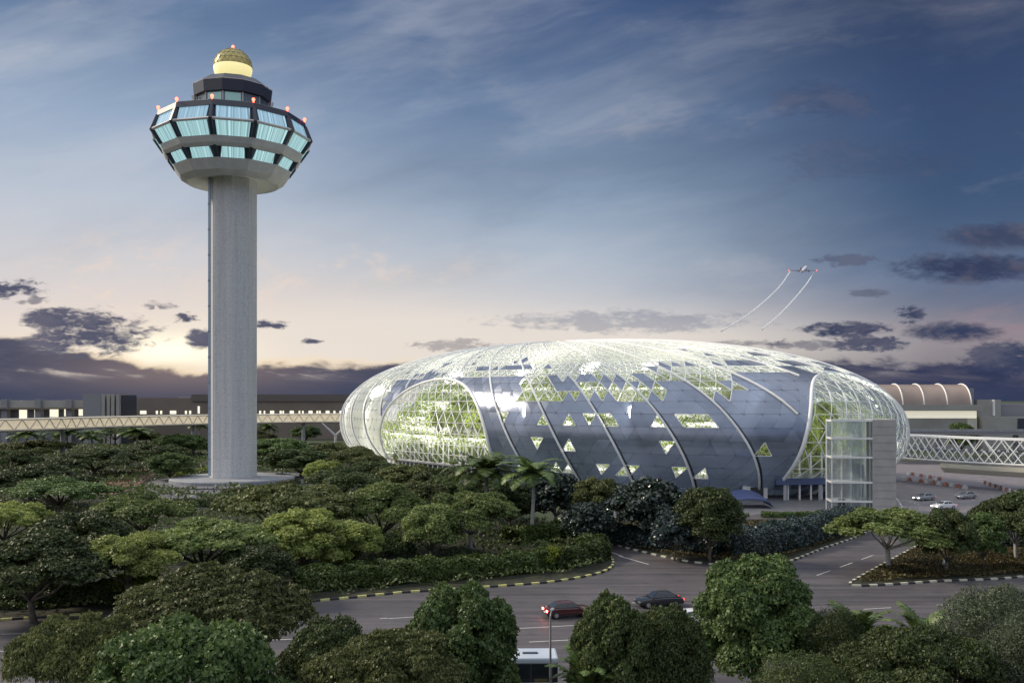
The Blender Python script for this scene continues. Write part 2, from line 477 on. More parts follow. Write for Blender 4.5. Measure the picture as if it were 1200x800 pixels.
tc = wt.nodes.new('ShaderNodeTexCoord'); sp = wt.nodes.new('ShaderNodeSeparateXYZ')
wt.links.new(tc.outputs['Generated'], sp.inputs[0])
dx, dy, dz = (S(sp.outputs[i]) for i in range(3))
hor = op('SQRT', dx * dx + dy * dy)
el = dz / op('MAXIMUM', hor, .02)                       # tangent of the elevation
fy = op('MAXIMUM', dy, .08)
U = dx / fy; V = dz / fy                                # directions of the western half of the sky
front = smooth(dy, .1, .45)
X = lambda px: (px - 600) / F
Yv = lambda py: (HY - py) / F
e2 = op('MULTIPLY', el, 2.0, clamp=True)                # 0..0.5 -> 0..1
st = lambda rows: [(p * 2, c) for p, c in rows]
skyL = ramp(e2, st([(0, (150, 140, 150)), (.045, (230, 220, 212)), (.09, (212, 206, 210)), (.14, (204, 206, 214)), (.2, (186, 196, 211)), (.28, (154, 173, 199)), (.38, (104, 128, 162)), (.5, (96, 120, 160))]))
skyC = ramp(e2, st([(0, (200, 190, 182)), (.05, (222, 216, 210)), (.08, (194, 198, 207)), (.15, (170, 185, 203)), (.22, (141, 161, 186)), (.30, (108, 131, 164)), (.42, (70, 93, 134)), (.5, (66, 88, 130))]))
skyR = ramp(e2, st([(0, (78, 80, 104)), (.03, (112, 108, 120)), (.07, (116, 118, 136)), (.12, (88, 108, 140)), (.2, (64, 88, 122)), (.3, (54, 76, 114)), (.42, (38, 54, 88)), (.5, (44, 58, 96))]))
uu_ = dx / op('MAXIMUM', op('ABSOLUTE', dy), .2)
base = mixc(smooth(uu_, -.42, .06), skyL, skyC)
base = mixc(smooth(uu_, .02, .48), base, skyR)
backE = ramp(e2, st([(0, (84, 88, 106)), (.05, (104, 116, 148)), (.2, (142, 160, 198)), (.5, (196, 206, 224))]))
backW = ramp(e2, st([(0, (210, 196, 190)), (.05, (240, 228, 222)), (.2, (226, 228, 236)), (.5, (222, 226, 234))]))
west = smooth(dx / op('MAXIMUM', hor, .02), .25, -.75)
back = mixc(west, backE, backW)
back = mixc(1.0, back, (1.05, 1.05, 1.05, 1), 'MULTIPLY')
base = mixc(smooth(dy, .12, -.3), base, back)
base = mixc(smooth(dx / op('MAXIMUM', hor, .02), -.52, -.8) * smooth(dy, -.5, .1), base, mixc(1.0, backW, (1.15, 1.15, 1.15, 1), 'MULTIPLY'))
base = mixc(smooth(el, .52, 1.4), base, (.92, .97, 1.06, 1))
# thin high cloud drawn out in streaks
warp = noise(combine(U * 2.2, V * 3.0, 0.0), 1.6, 3)
cir = noise(combine(U * 1.5 - V * .9 + warp * .35, V * 5.2 - U * .9 + warp * .45, 3.1), 1.7, 9, .6)
cir2 = noise(combine(U * 3.0 + warp * .4, V * 9 - U * 1.6, 7.7), 1.8, 8, .62)
cmask = smooth(cir, .45, .72)
base = mixc(cmask * front * (.46 - .26 * smooth(U, X(650), X(1050))), base, mixc(.5, base, srgb(222, 222, 226)))
base = mixc(smooth(cir, .48, .30) * front * (.16 + .26 * smooth(U, X(300), X(900))), base, mixc(.62, base, srgb(64, 76, 108)))
base = mixc(smooth(cir2, .55, .75) * front * (.24 - .14 * smooth(U, X(650), X(1050))), base, srgb(214, 208, 208))


def gauss(px, py, rx, ry):
    a = (U - X(px)) * (F / rx); b = (V - Yv(py)) * (F / ry)
    return op('POWER', 2.718, op('MULTIPLY', a * a + b * b, -1.0)) * front


lay = noise(combine(U * 1.1 + warp * .2, V * 4.6 - U * .55, 12.0), 2.1, 7, .55)
base = mixc(smooth(lay, .47, .68) * front * smooth(U, X(260), X(620)) * .42, base, mixc(.45, base, srgb(70, 82, 108)))
base = mixc(smooth(lay, .5, .34) * front * smooth(U, X(1000), X(500)) * .25, base, srgb(196, 204, 216))
# warm puffs over the sunset, then the glow of the hidden sun
pf = smooth(noise(combine(U, V * 1.7, 1.3), 26, 7, .62, .4), .48, .68)
base = mixc(pf * (gauss(135, 335, 95, 52) + gauss(440, 310, 120, 24) * .6 + gauss(330, 335, 60, 30) * .5) * .62, base, srgb(242, 216, 196))
base = mixc(smooth(cir2, .4, .62) * gauss(1150, 372, 170, 34) * .42, base, srgb(176, 138, 142))
glow = gauss(205, 412, 430, 95)
base = mixc(glow * .68, base, srgb(248, 230, 212))
base = mixc(gauss(215, 410, 150, 32) * .95, base, srgb(255, 242, 220))
base = mixc(gauss(205, 409, 62, 15), base, (1.5, 1.34, 1.0, 1))
base = mixc(op('MINIMUM', gauss(640, 400, 330, 34) + gauss(450, 392, 170, 40) * .5, .85), base, srgb(236, 226, 216))

# heavy clouds: a bank along the horizon and loose grey ones
nz = noise(combine(U, V * 2.6, 5.0), 15, 9, .62, .3)
stk = noise(combine(U, V * 7.0 + U * .5, 8.0), 9, 8, .6)
nl = noise(combine(U, V * 1.4, 9.0), 7, 5, .55)
nf = noise(combine(U, V * 2.6, 2.0), 70, 6, .62, .5)
bandL = Yv(421) + smooth(U, X(170), X(20)) * .02 + (nz - .5) * .034 + (nl - .5) * .06
bandL = bandL - gauss(208, 440, 62, 90) * .012
bank = smooth(bandL - V, -.003, .006)
bcol = mixc(gauss(215, 440, 150, 46) * .7, srgb(64, 71, 95), srgb(142, 124, 120))
bcol = mixc(smooth(U, X(700), X(1050)), bcol, srgb(47, 55, 86))
bcol = mixc(smooth(nz, .40, .66) * .4, bcol, mixc(.45, bcol, srgb(122, 114, 128)))
bcol = mixc(smooth(stk, .46, .62) * .25 * smooth(V, .004, .03), bcol, srgb(128, 120, 128))
bcol = mixc(smooth(V, .03, 0.0) * .6, bcol, srgb(54, 64, 92))
bank = bank * (1 - smooth(stk, .55, .68) * smooth(V, .018, .034) * .75)
base = mixc(bank * front, base, bcol)
edge = smooth(bandL - V, -.012, 0) * smooth(bandL - V, .008, 0)
base = mixc(edge * gauss(250, 425, 260, 40) * .65, base, srgb(250, 226, 190))


def cloud(px, py, rx, ry, c, k=1.0, rag=1.7):
    global base
    a = (U - X(px)) * (F / rx); b = (V - Yv(py)) * (F / ry)
    d = op('SUBTRACT', 1.0, a * a + b * b) + (nz - .5) * rag * 2.3 + (nf - .5) * (rag * 1.5 + (1.6 if ry < 12 else 0)) + .1
    base = mixc(smooth(d, -.15, 1.0) * front * k, base, mixc(smooth(nz, .44, .64) * .55, c, mixc(.4, c, srgb(150, 142, 150))))


g1, g2, g3 = srgb(84, 86, 108), srgb(52, 62, 92), srgb(60, 68, 96)
for a in [(108, 392, 74, 28, g1), (60, 372, 36, 13, g1), (8, 338, 52, 11, g1), (218, 371, 20, 6, g1), (238, 398, 19, 13, g1), (318, 380, 20, 6, g1), (190, 358, 22, 6, g1, .7), (365, 400, 14, 4, g1), (40, 352, 22, 5, g1, .7),
          (1135, 314, 105, 19, g2, 1, .8), (1178, 277, 85, 17, g3, .9, .8), (992, 386, 56, 10, g2, 1, .9), (1118, 389, 62, 13, g2, 1, .9), (1022, 402, 44, 9, g3), (1066, 369, 16, 11, g3), (1190, 420, 60, 22, g2), (940, 404, 60, 6, g3, .6),
          (990, 305, 34, 7, g3, .6), (1020, 343, 20, 5, g3, .55), (965, 118, 60, 26, g3, .42), (1010, 190, 110, 26, g3, .25), (530, 405, 46, 8, g1, .5), (880, 402, 50, 4, g3, .5), (740, 376, 160, 14, srgb(108, 122, 150), .5)]:
    cloud(*a)
base = mixc(smooth(dz, .0, -.03), base, srgb(46, 52, 56))   # below the horizon
sky = wt.nodes.new('ShaderNodeTexSky'); sky.sky_type = 'NISHITA'; sky.sun_disc = False
sky.sun_elevation = SUN_EL; sky.sun_rotation = SUN_AZ
bg = wt.nodes.new('ShaderNodeBackground'); bg.inputs['Strength'].default_value = .10
add = mixc(1.0, mixc(1.0, base, (9.6, 9.6, 9.6, 1), 'MULTIPLY'), mixc(1.0, S(sky.outputs[0]), (.012, .012, .012, 1), 'MULTIPLY'), 'ADD')
for n in wt.nodes:
    if n.type == 'MIX': n.clamp_result = False
wt.links.new(add.o, bg.inputs['Color'])
wo = wt.nodes.new('ShaderNodeOutputWorld'); wt.links.new(bg.outputs[0], wo.inputs['Surface'])

# ---------------------------------------------------------------- the ground
K = dict(kind='structure')
sheet('ground', [(-6000, -300), (6000, -300), (6000, 12000), (-6000, 12000)], 0, M['grass'], **K)
gp = lambda pts: [G(*p) for p in pts]
main = gp([(660, 612), (735, 634), (900, 600), (1020, 600), (1060, 640), (1300, 640)]) + [(190, 120), (150, 57), (60, 50), (-150, 50), (-150, 92)] + gp([(0, 722), (340, 700), (690, 668), (705, 650)])
sheet('road', main, .02, M['asphalt'], **K)
sheet('plaza', gp([(1010, 606), (1330, 612), (1330, 545), (1030, 540), (1010, 560)]), .024, mat('plaza_lit_tint', (.17, .155, .165), .55, noise=(.3, (.22, .20, .21))), **K)  # asphalt; the light falling on it is put into a paler lavender tone
sheet('forecourt', gp([(655, 602), (700, 606), (850, 607), (1000, 607), (1012, 560), (900, 545), (690, 570)]), .016, M['paving'], **K)
sheet('service_road', gp([(95, 580), (118, 568), (160, 549), (205, 541), (212, 548), (178, 560), (140, 580)]), .19, M['reddish_road'], **K)
sheet('tower_court', gp([(150, 585), (185, 566), (330, 553), (400, 560), (380, 574), (300, 580), (220, 600)]), .19, M['paving'], **K)


def spline(pts, n=6):
    out = []; P = [Vector((*p, 0)) for p in pts]
    for i in range(len(P) - 1):
        a, b, c, d = P[max(i - 1, 0)], P[i], P[i + 1], P[min(i + 2, len(P) - 1)]
        for k in range(n):
            t = k / n
            q = .5 * ((2 * b) + (c - a) * t + (2 * a - 5 * b + 4 * c - d) * t * t + (3 * b - a - 3 * c + d) * t ** 3)
            out.append((q.x, q.y))
    out.append((P[-1].x, P[-1].y)); return out


def resample(pts, step):
    out = [pts[0]]; rest = 0
    for a, b in zip(pts, pts[1:]):
        a = Vector(a); b = Vector(b); L = (b - a).length; d = step - rest
        while d <= L and L > 0:
            out.append(tuple(a + (b - a) * d / L)); d += step
        rest = (rest + L) % step if L > 0 else rest
    return out


def bed(name, edge, rest, m=None, step=.95, paint='kerb_yellow'):
    """a planted bed behind a kerb of painted stones"""
    line = resample(spline(edge), step)
    sheet(name, line + rest, .15, m or M['soil'], **K)
    mb = MB()
    n = len(line); off = []
    cx = sum(p[0] for p in line + rest) / (n + len(rest)); cy = sum(p[1] for p in line + rest) / (n + len(rest))
    poly = line + rest
    area = sum(poly[i][0] * poly[(i + 1) % len(poly)][1] - poly[(i + 1) % len(poly)][0] * poly[i][1] for i in range(len(poly)))
    sg = 1 if area > 0 else -1
    for i in range(n):
        a = Vector(line[max(i - 1, 0)]); b = Vector(line[min(i + 1, n - 1)]); t = (b - a).normalized()
        off.append(Vector((t.y, -t.x)) * sg)
    for i in range(n - 1):
        mb.k = i % 2
        p, q = Vector(line[i]), Vector(line[i + 1])
        p0, q0 = p - off[i] * .18, q - off[i + 1] * .18
        p1, q1 = p + off[i] * .12, q + off[i + 1] * .12
        vs = [(*p1, .0), (*q1, .0), (*q0, .0), (*p0, .0), (*p1, .21), (*q1, .21), (*q0, .21), (*p0, .21)]
        mb.add(vs, [(3, 2, 1, 0), (4, 5, 6, 7), (0, 1, 5, 4), (1, 2, 6, 5), (2, 3, 7, 6), (3, 0, 4, 7)] if sg > 0 else [(0, 1, 2, 3), (7, 6, 5, 4), (4, 5, 1, 0), (5, 6, 2, 1), (6, 7, 3, 2), (7, 4, 0, 3)])
    tag(mb.build('kerb', [M[paint], M['kerb_black']]), **K)
    return line


islandA = gp([(-170, 737), (0, 727), (75, 722), (150, 718), (250, 713), (340, 707), (400, 702), (470, 695), (560, 689), (640, 683), (690, 675), (712, 668), (719, 660), (713, 650), (700, 642), (680, 632), (660, 621), (640, 611)])
bed('planting_bed', islandA, gp([(560, 590), (520, 555), (395, 535)]) + [(-110, 420), (-420, 420), (-420, 100)])
islandB = gp([(655, 608), (662, 619), (680, 627), (740, 644), (800, 657), (830, 661), (865, 666), (905, 664), (932, 656), (965, 643), (1000, 631), (1020, 622)])
bed('planting_bed', islandB, gp([(1022, 612), (900, 609), (800, 609), (700, 607)]), paint='kerb_white')
islandC = gp([(1340, 655), (1200, 676), (1110, 681), (1050, 685), (1003, 687), (996, 684), (1005, 678), (1030, 664), (1060, 648), (1085, 635)])
bed('planting_bed', islandC, gp([(1110, 614), (1330, 617)]), paint='kerb_white')
islandD = [(-150, 59), (-60, 59), (-25, 58), (-10, 56.2), (6, 56), (9, 58), (12, 62), (20, 65), (34, 66), (60, 63), (100, 60)]
bed('planting_bed', islandD, [(100, 20), (-150, 20)])


def stripe(a, b, w=.16, dash=None, gap=3, z=.026):
    a = Vector(G(*a)); b = Vector(G(*b)); t = (b - a); L = t.length; t.normalize(); n = Vector((-t.y, t.x)) * w / 2
    d = 0; mb = MB()
    while d < L:
        e = min(L, d + (dash or L)); p, q = a + t * d, a + t * e
        mb.add([(*(p - n), z), (*(q - n), z), (*(q + n), z), (*(p + n), z)], [(0, 1, 2, 3)])
        d = e + (gap if dash else 1)
    return tag(mb.build('lane_marking', M['paint_line']), **K)


stripe((-120, 748), (455, 724), .15, 3, 5)
stripe((456, 724.5), (820, 701), .15, 3, 5)
stripe((-120, 768), (500, 742), .15); stripe((500, 742), (830, 724), .15); stripe((830, 724), (1250, 700), .15, 3, 5)
stripe((620, 752), (900, 738), .15)
stripe((957, 674), (1030, 648), .16, 4, 3); stripe((725, 651), (760, 661), .2)
stripe((690, 636), (730, 652), .15)
stripe((1062, 600), (1050, 583), .25)
stripe((-60, 788), (300, 772), .15, 3, 5)

# ---------------------------------------------------------------- leaves, trees and shrubs
rng = np.random.default_rng(7)


def leaf_arrays(c, nrm, size, rg, bias=1.0, aspect=.62):
    n = len(c)
    d = nrm * bias + rg.normal(size=(n, 3)) * .75
    d /= np.linalg.norm(d, axis=1)[:, None] + 1e-9
    t = rg.normal(size=(n, 3)); t -= (t * d).sum(1)[:, None] * d; t /= np.linalg.norm(t, axis=1)[:, None] + 1e-9
    b = np.cross(d, t)
    s = size * rg.uniform(.6, 1.35, (n, 1))
    v = np.stack([c - t * s * .5, c + b * s * aspect * .5 - d * s * .08, c + t * s * .5, c - b * s * aspect * .5 - d * s * .08], 1)
    return v.reshape(-1, 3)


def leaf_mesh(name, c, nrm, size, m, rg, parent=None, bias=1.0, aspect=.62, loc=None, tint=None):
    v = leaf_arrays(c, nrm, size, rg, bias, aspect); n = len(c)
    me = bpy.data.meshes.new(name)
    me.vertices.add(4 * n); me.vertices.foreach_set('co', v.astype(np.float32).ravel())
    me.loops.add(4 * n); me.loops.foreach_set('vertex_index', np.arange(4 * n, dtype=np.int32))
    me.polygons.add(n); me.polygons.foreach_set('loop_start', np.arange(0, 4 * n, 4, dtype=np.int32))
    at = me.attributes.new('tint', 'FLOAT', 'FACE')
    if tint is None: tint = rg.uniform(0, 1, n) ** 1.4
    at.data.foreach_set('value', np.clip(tint, 0, 1).astype(np.float32))
    me.materials.append(m); me.update(calc_edges=True)
    return link(name, me, parent, loc)


def lobes_cloud(lobes, N, rg, low=-.3, inner=.35):
    """leaf points through a set of flattened lobes (x,y,z,radius,flatten): mostly shell, some inside"""
    L = np.array(lobes); w = L[:, 3] ** 2; w /= w.sum()
    k = rg.choice(len(L), N, p=w)
    d = rg.normal(size=(N, 3)); d /= np.linalg.norm(d, axis=1)[:, None]
    m = d[:, 2] < low
    d[m, 2] *= -1
    # twig-scale bumps on each lobe
    ph = rg.uniform(0, 6.28, (len(L), 3))
    bump = 1 + .10 * np.sin(d[:, 0] * 9 + ph[k, 0]) * np.sin(d[:, 1] * 9 + ph[k, 1]) + .08 * np.sin(d[:, 2] * 13 + d[:, 0] * 7 + ph[k, 2])
    rad = L[k, 3] * np.where(rg.random(N) < inner, rg.uniform(.45, .95, N), rg.uniform(.9, 1.06, N)) * bump
    c = L[k, :3] + d * rad[:, None] * np.stack([np.ones(N), np.ones(N), L[k, 4]], 1)
    nr = d.copy(); nr[:, 2] = nr[:, 2] / L[k, 4] + .35
    nr /= np.linalg.norm(nr, axis=1)[:, None]
    tint = rg.uniform(0, 1, N) * .7 + rg.uniform(0, .3, len(L))[k]
    return c, nr, tint


def limbs(mb, base, fork, tips, r0, rg):
    mb.tube([base, base * .5 + fork * .5 + Vector((rg.normal() * .08, rg.normal() * .08, 0)), fork], [r0 * 1.25, r0, r0 * .92], 8)
    for t in tips:
        t = Vector(t); m = fork.lerp(t, .5) + Vector((rg.normal() * .2, rg.normal() * .2, -(t - fork).length * .06))
        mb.tube([fork - Vector((0, 0, .1)), fork.lerp(m, .5), m, t], [r0 * .62, r0 * .5, r0 * .36, r0 * .14], 5)
        for k in range(3):
            q = t + Vector((rg.normal(), rg.normal(), .35 + abs(rg.normal()) * .3)) * r0 * 3.4
            mb.tube([m.lerp(t, .3 + .2 * k), q], [r0 * .2, r0 * .07], 4)


def tree_proto(kind, R, Hh, N, size, seed, nl=26, fork=.36, low=-.3, cap=.36, depth=.34, aspect=.62, gaps=.0):
    rg = np.random.default_rng(seed)
    root = empty('tree')
    lobes = []
    if kind == 'umbrella':
        for k in range(nl):
            if rg.random() < gaps: continue
            rho = math.sqrt((k + .5) / nl) * .84 * R; ph = k * 2.39996 + rg.normal() * .25
            rl = R * rg.uniform(.15, .29) * (1.15 - .2 * rho / R)
            z = Hh - cap * Hh * (rho / R) ** 2.0 * .8 - rl * .5 + rg.normal() * Hh * .042
            lobes.append((rho * math.cos(ph), rho * math.sin(ph), z, rl, rg.uniform(.5, .68)))
    else:
        for k in range(nl):
            zf = 1 - 1.55 * (k + .5) / nl; rr = math.sqrt(max(0, 1 - zf * zf)); ph = k * 2.39996 + rg.normal() * .2
            rl = R * rg.uniform(.24, .40)
            ch = Hh * depth; q = (1 - .6 * rl / R) * rg.uniform(.9, 1.05)
            lobes.append((R * rr * math.cos(ph) * q, R * rr * math.sin(ph) * q, Hh - ch + ch * zf * (1 - .35 * rl / R), rl, rg.uniform(.75, .95)))
        lobes.append((0, 0, Hh - Hh * depth, R * .6, .9))
    c, nr, ti = lobes_cloud(lobes, N, rg, low)
    c[:, :2] *= R / np.percentile(np.hypot(c[:, 0], c[:, 1]), 97)
    c[:, 2] -= np.percentile(c[:, 2], 99.3) - Hh
    leaf_mesh('crown', c, nr, size, M['leaf_dark'], rg, root, tint=ti, aspect=aspect)
    mb = MB(); sel = lobes[::max(1, len(lobes) // 8)]
    limbs(mb, Vector((0, 0, -.1)), Vector((rg.normal() * .15, rg.normal() * .15, Hh * fork)), [(a * .9, b * .9, z - r * .25) for a, b, z, r, f in sel], R * .035 + .05, rg)
    mb.build('trunk', M['bark'], root, smooth=True)
    return root


PROTO = {}
def proto(key, *a, **k):
    PROTO[key] = dict(root=tree_proto(*a, **k), R=a[1], H=a[2], used=0)


proto('UN0', 'umbrella', 7, 9, 100000, .25, 11, nl=42)
proto('UN1', 'umbrella', 7, 9, 100000, .25, 12, nl=34, cap=.5)
proto('RN0', 'round', 4.6, 9, 80000, .23, 13, nl=34, depth=.42, fork=.22)
proto('RN1', 'round', 4.6, 9, 64000, .26, 14, nl=24, depth=.44, fork=.2)
proto('BN0', 'umbrella', 6, 9, 42000, .33, 15, nl=36, cap=.55, aspect=.7)
proto('GN0', 'round', 4, 8, 52000, .16, 16, nl=40, depth=.5, fork=.12, aspect=.4)
proto('UM0', 'umbrella', 7, 9, 34000, .38, 21, nl=30)
proto('UM1', 'umbrella', 7, 9, 34000, .38, 22, nl=24, cap=.46)
proto('UM2', 'umbrella', 7, 9, 30000, .40, 23, nl=20, cap=.3, gaps=.15)
proto('UD', 'umbrella', 7, 9, 36000, .36, 24, nl=38, cap=.62, fork=.26)
proto('RM0', 'round', 4.4, 9, 24000, .34, 25, nl=26, depth=.4, fork=.22)
proto('RM1', 'round', 4.4, 9, 22000, .36, 26, nl=20, depth=.42, fork=.2)
proto('GL0', 'round', 4.2, 8.6, 7500, .62, 27, nl=24, depth=.40, fork=.24, aspect=.6)
proto('GL1', 'round', 4.2, 8.6, 7500, .6, 28, nl=18, depth=.40, fork=.24, aspect=.6)
TG = {'n': 0}


def place(key, px, ytop, wpx, h, leaf, label, cat='tree', group=None, bark='bark', name='tree', Y=None, rz=None):
    p = PROTO[key]
    if Y: h = H - (ytop - HY) * Y / F
    y = Y or (H - h) * F / (ytop - HY)
    w = wpx * y / F / 2 / p['R']
    x = (px - 600) * y / F
    if rz is None: rz = random.Random(int(px * 7 + ytop)).uniform(0, 6.28)
    mats = {'crown': M[leaf], 'trunk': M[bark]}
    if not p['used']:
        p['used'] = 1; r = p['root']; r.location = (x, y, 0); r.rotation_euler = (0, 0, rz); r.scale = (w, w, h / p['H'])
        for c in r.children:
            c.material_slots[0].link = 'OBJECT'; c.material_slots[0].material = mats[c.name.split('.')[0]]
        tag(r, label=label, cat=cat, group=group); r.name = name
        return r
    r = dup(p['root'], (x, y, 0), rz, w, h / p['H'], mats, label=label, cat=cat)
    r.name = name
    if group: r['group'] = group
    elif 'group' in r: del r['group']
    return r


FG, MID, FAR, ROWB, ISL = 'trees along the near roadside', 'trees of the planted island', 'trees beyond the control tower', 'trees in front of the glass dome', 'trees on the right hand island'
# near roadside
place('UN0', 92, 727, 150, 8.5, 'leaf_olive', 'dark olive dome shaped tree in the near bottom left corner', group=FG)
place('UN1', 243, 668, 236, 9.3, 'leaf_olive', 'largest broad olive tree at the near roadside, crown rising over the road at left', group=FG)
place('BN0', 222, 733, 215, 7, 'leaf_mid', 'near tree with large bright green leaves in front of the big olive tree', group=FG, Y=46)
place('RN0', 385, 729, 118, 8, 'leaf_dark', 'small dark round tree between the big olive tree and the bus', group=FG)
place('UN0', 450, 744, 180, 8, 'leaf_olive', 'wide olive tree at the bottom edge left of the bus', group=FG)
place('RN1', 541, 690, 136, 9, 'leaf_mid', 'round green tree covering the rear of the white bus', group=FG, Y=54.5)
place('RN1', 720, 701, 102, 8.8, 'leaf_dark', 'dark round tree just below the maroon car', group=FG)
place('RN0', 782, 714, 96, 8.4, 'leaf_dark', 'dark round tree below the black car, joined to its left neighbour', group=FG, Y=54)
place('RN1', 885, 655, 148, 9.6, 'leaf_mid', 'tall round tree standing alone between the black car and the side road', group=FG)
place('GN0', 978, 716, 84, 7, 'leaf_dark', 'small dark tree beside the right of the tall round tree', group=FG)
place('UN1', 1080, 738, 190, 7.6, 'leaf_dark', 'dark spreading tree at the bottom right behind palm fronds', group=FG)
place('GN0', 1165, 690, 150, 8.6, 'leaf_grey', 'fine leaved grey green tree at the near right edge', group=FG)
place('GN0', 1215, 725, 150, 8, 'leaf_grey', 'grey green tree cut by the lower right corner', group=FG)
place('GN0', 940, 770, 130, 5.6, 'leaf_dark', 'low dark shrubby tree at the foot of the tall round tree', group=FG, Y=50)
# island on the left
place('UD', 38, 544, 130, 8, 'leaf_dark', 'dark flat topped tree at left below the row of distant palms', group=MID)
place('UM0', 70, 560, 125, 7, 'leaf_mid', 'mid green tree with pale lower edge below the dark flat topped one at left', group=MID)
place('UM1', 5, 590, 105, 7, 'leaf_uplit_tint', 'pale lit looking tree cut by the left edge', group=MID)
place('UD', 110, 526, 112, 7.4, 'leaf_dark', 'dark umbrella tree beside the red service road', group=FAR)
place('UM2', 182, 521, 72, 7.4, 'leaf_dark', 'dark flat umbrella tree left of the tower shaft', group=FAR)
place('UM0', 165, 577, 118, 8, 'leaf_softlit_tint', 'mid green spreading tree between the service road and the tower plinth', group=MID)
place('RM0', 95, 602, 120, 8.4, 'leaf_dark', 'dark tree in deep shade in the middle of the left island', group=MID)
place('UD', 40, 625, 190, 8, 'leaf_dark', 'darkest wide tree on the left island, with branches showing above the kerb', group=MID)
place('UM1', 148, 628, 130, 7, 'leaf_uplit_tint', 'palest lit looking tree on the left island, above a lime bush', group=MID)
place('UM0', 240, 608, 170, 7.6, 'leaf_softlit_tint', 'broad soft green tree below the tower plinth on the left island', group=MID)
place('UM2', 335, 570, 172, 9, 'leaf_olive', 'wide olive tree in front of the right half of the tower plinth', group=MID)
place('RM1', 357, 598, 100, 7.6, 'leaf_uplit_tint', 'pale lit looking round tree below the wide olive tree by the plinth', group=MID)
place('UD', 447, 566, 112, 9, 'leaf_softlit_tint', 'light green domed tree midway between the tower and the palms', group=MID)
place('UM1', 552, 578, 112, 8, 'leaf_softlit_tint', 'soft green umbrella tree on a thin pale trunk behind the hedge', group=MID, bark='bark_pale')
place('RM1', 415, 612, 70, 5.5, 'leaf_uplit_tint', 'small pale lit looking tree left of the light green domed tree', group=MID)
place('RM0', 505, 592, 70, 7, 'leaf_softlit_tint', 'small soft green tree between the domed tree and the umbrella tree', group=MID)
place('RM0', 300, 640, 90, 5.5, 'leaf_dark', 'small dark tree under the broad soft green tree', group=MID)
# beyond the tower and along the dome
for a in [('RM0', 212, 509, 64, 8, 'leaf_mid', 'green tree just left of the tower shaft, under the link bridge'),
          ('RM1', 200, 531, 56, 7, 'leaf_mid', 'green tree left of the tower base, beside the plinth'),
          ('UM0', 135, 501, 52, 8, 'leaf_dark', 'dark umbrella tree far off below the control block'),
          ('UM2', 172, 507, 44, 8, 'leaf_dark', 'dark umbrella tree far off between two palms'),
          ('RM0', 325, 514, 76, 8, 'leaf_mid', 'green tree just right of the tower shaft'),
          ('RM1', 352, 526, 80, 7.5, 'leaf_mid', 'green bushy tree right of the tower, behind the plinth'),
          ('RM0', 358, 499, 36, 8, 'leaf_mid', 'small far tree under the right end of the link bridge'),
          ('UM0', 300, 505, 50, 8, 'leaf_olive', 'far olive tree right behind the tower shaft'),
          ('RM1', 388, 519, 56, 8, 'leaf_olive', 'olive tree beside the forked bridge column'),
          ('RM1', 380, 540, 46, 6.2, 'leaf_uplit_tint', 'small pale lit looking tree right of the plinth'),
          ('UD', 415, 524, 74, 8, 'leaf_olive', 'dark olive tree at the left foot of the dome'),
          ('UM0', 400, 548, 90, 7.5, 'leaf_dark', 'dark tree in front of the left foot of the dome'),
          ('RM0', 440, 541, 70, 7, 'leaf_dark', 'dark round tree below the left arch of the dome'),
          ('RM1', 478, 545, 72, 7, 'leaf_olive', 'olive round tree below the middle of the left arch'),
          ('RM0', 522, 548, 76, 7.4, 'leaf_dark', 'dark round tree left of the tall palms'),
          ('UM2', 40, 516, 90, 8, 'leaf_olive', 'olive tree under the distant palms at left'),
          ('UM1', 10, 528, 70, 8, 'leaf_dark', 'dark tree at the far left edge under a palm'),
          ('UM1', 545, 556, 84, 7.6, 'leaf_dark', 'dark spreading tree behind the left one of the tall palms'),
          ('RM1', 597, 566, 60, 7.2, 'leaf_dark', 'dark bushy tree between the trunks of the two tall palms'),
          ('RM0', 490, 566, 84, 7.4, 'leaf_olive', 'olive tree between the domed light green tree and the left arch'),
          ]:
    place(*a, group=FAR)
for a in [('GL0', 648, 556, 74, 8.4, 'leaf_glossy', 'glossy dark tree just right of the tall palms', 'bark_pale'),
          ('RM1', 700, 561, 62, 8, 'leaf_olive', 'round olive tree between two glossy dark trees', 'bark'),
          ('GL1', 757, 562, 92, 9, 'leaf_glossy', 'large glossy dark tree below the middle of the dome', 'bark_pale'),
          ('RM0', 832, 573, 82, 9, 'leaf_dark', 'round dark green tree below the right ribs of the dome', 'bark'),
          ('GL0', 690, 590, 60, 6, 'leaf_glossy', 'lower glossy tree beside the slip road', 'bark'),
          ('GL1', 790, 600, 60, 6, 'leaf_blue', 'low bluish tree between the large glossy tree and the round dark tree', 'bark')]:
    place(*a[:7], group=ROWB, bark=a[7])
place('UM1', 1042, 598, 138, 7, 'leaf_softlit_tint', 'spreading green tree with forked pale trunk at the island tip', group=ISL, bark='bark_pale')
place('RM0', 1110, 598, 64, 7.4, 'leaf_dark', 'dark round tree behind the spreading tree on the island', group=ISL)
place('RM1', 1152, 602, 52, 6.5, 'leaf_mid', 'light green small tree between two dark trees at right', group=ISL)
place('UD', 1192, 576, 104, 8.6, 'leaf_dark', 'dark umbrella tree with pale trunk at the right edge', group=ISL, bark='bark_pale')
place('RM0', 1240, 590, 90, 8, 'leaf_dark', 'dark tree beyond the right edge tree', group=ISL)


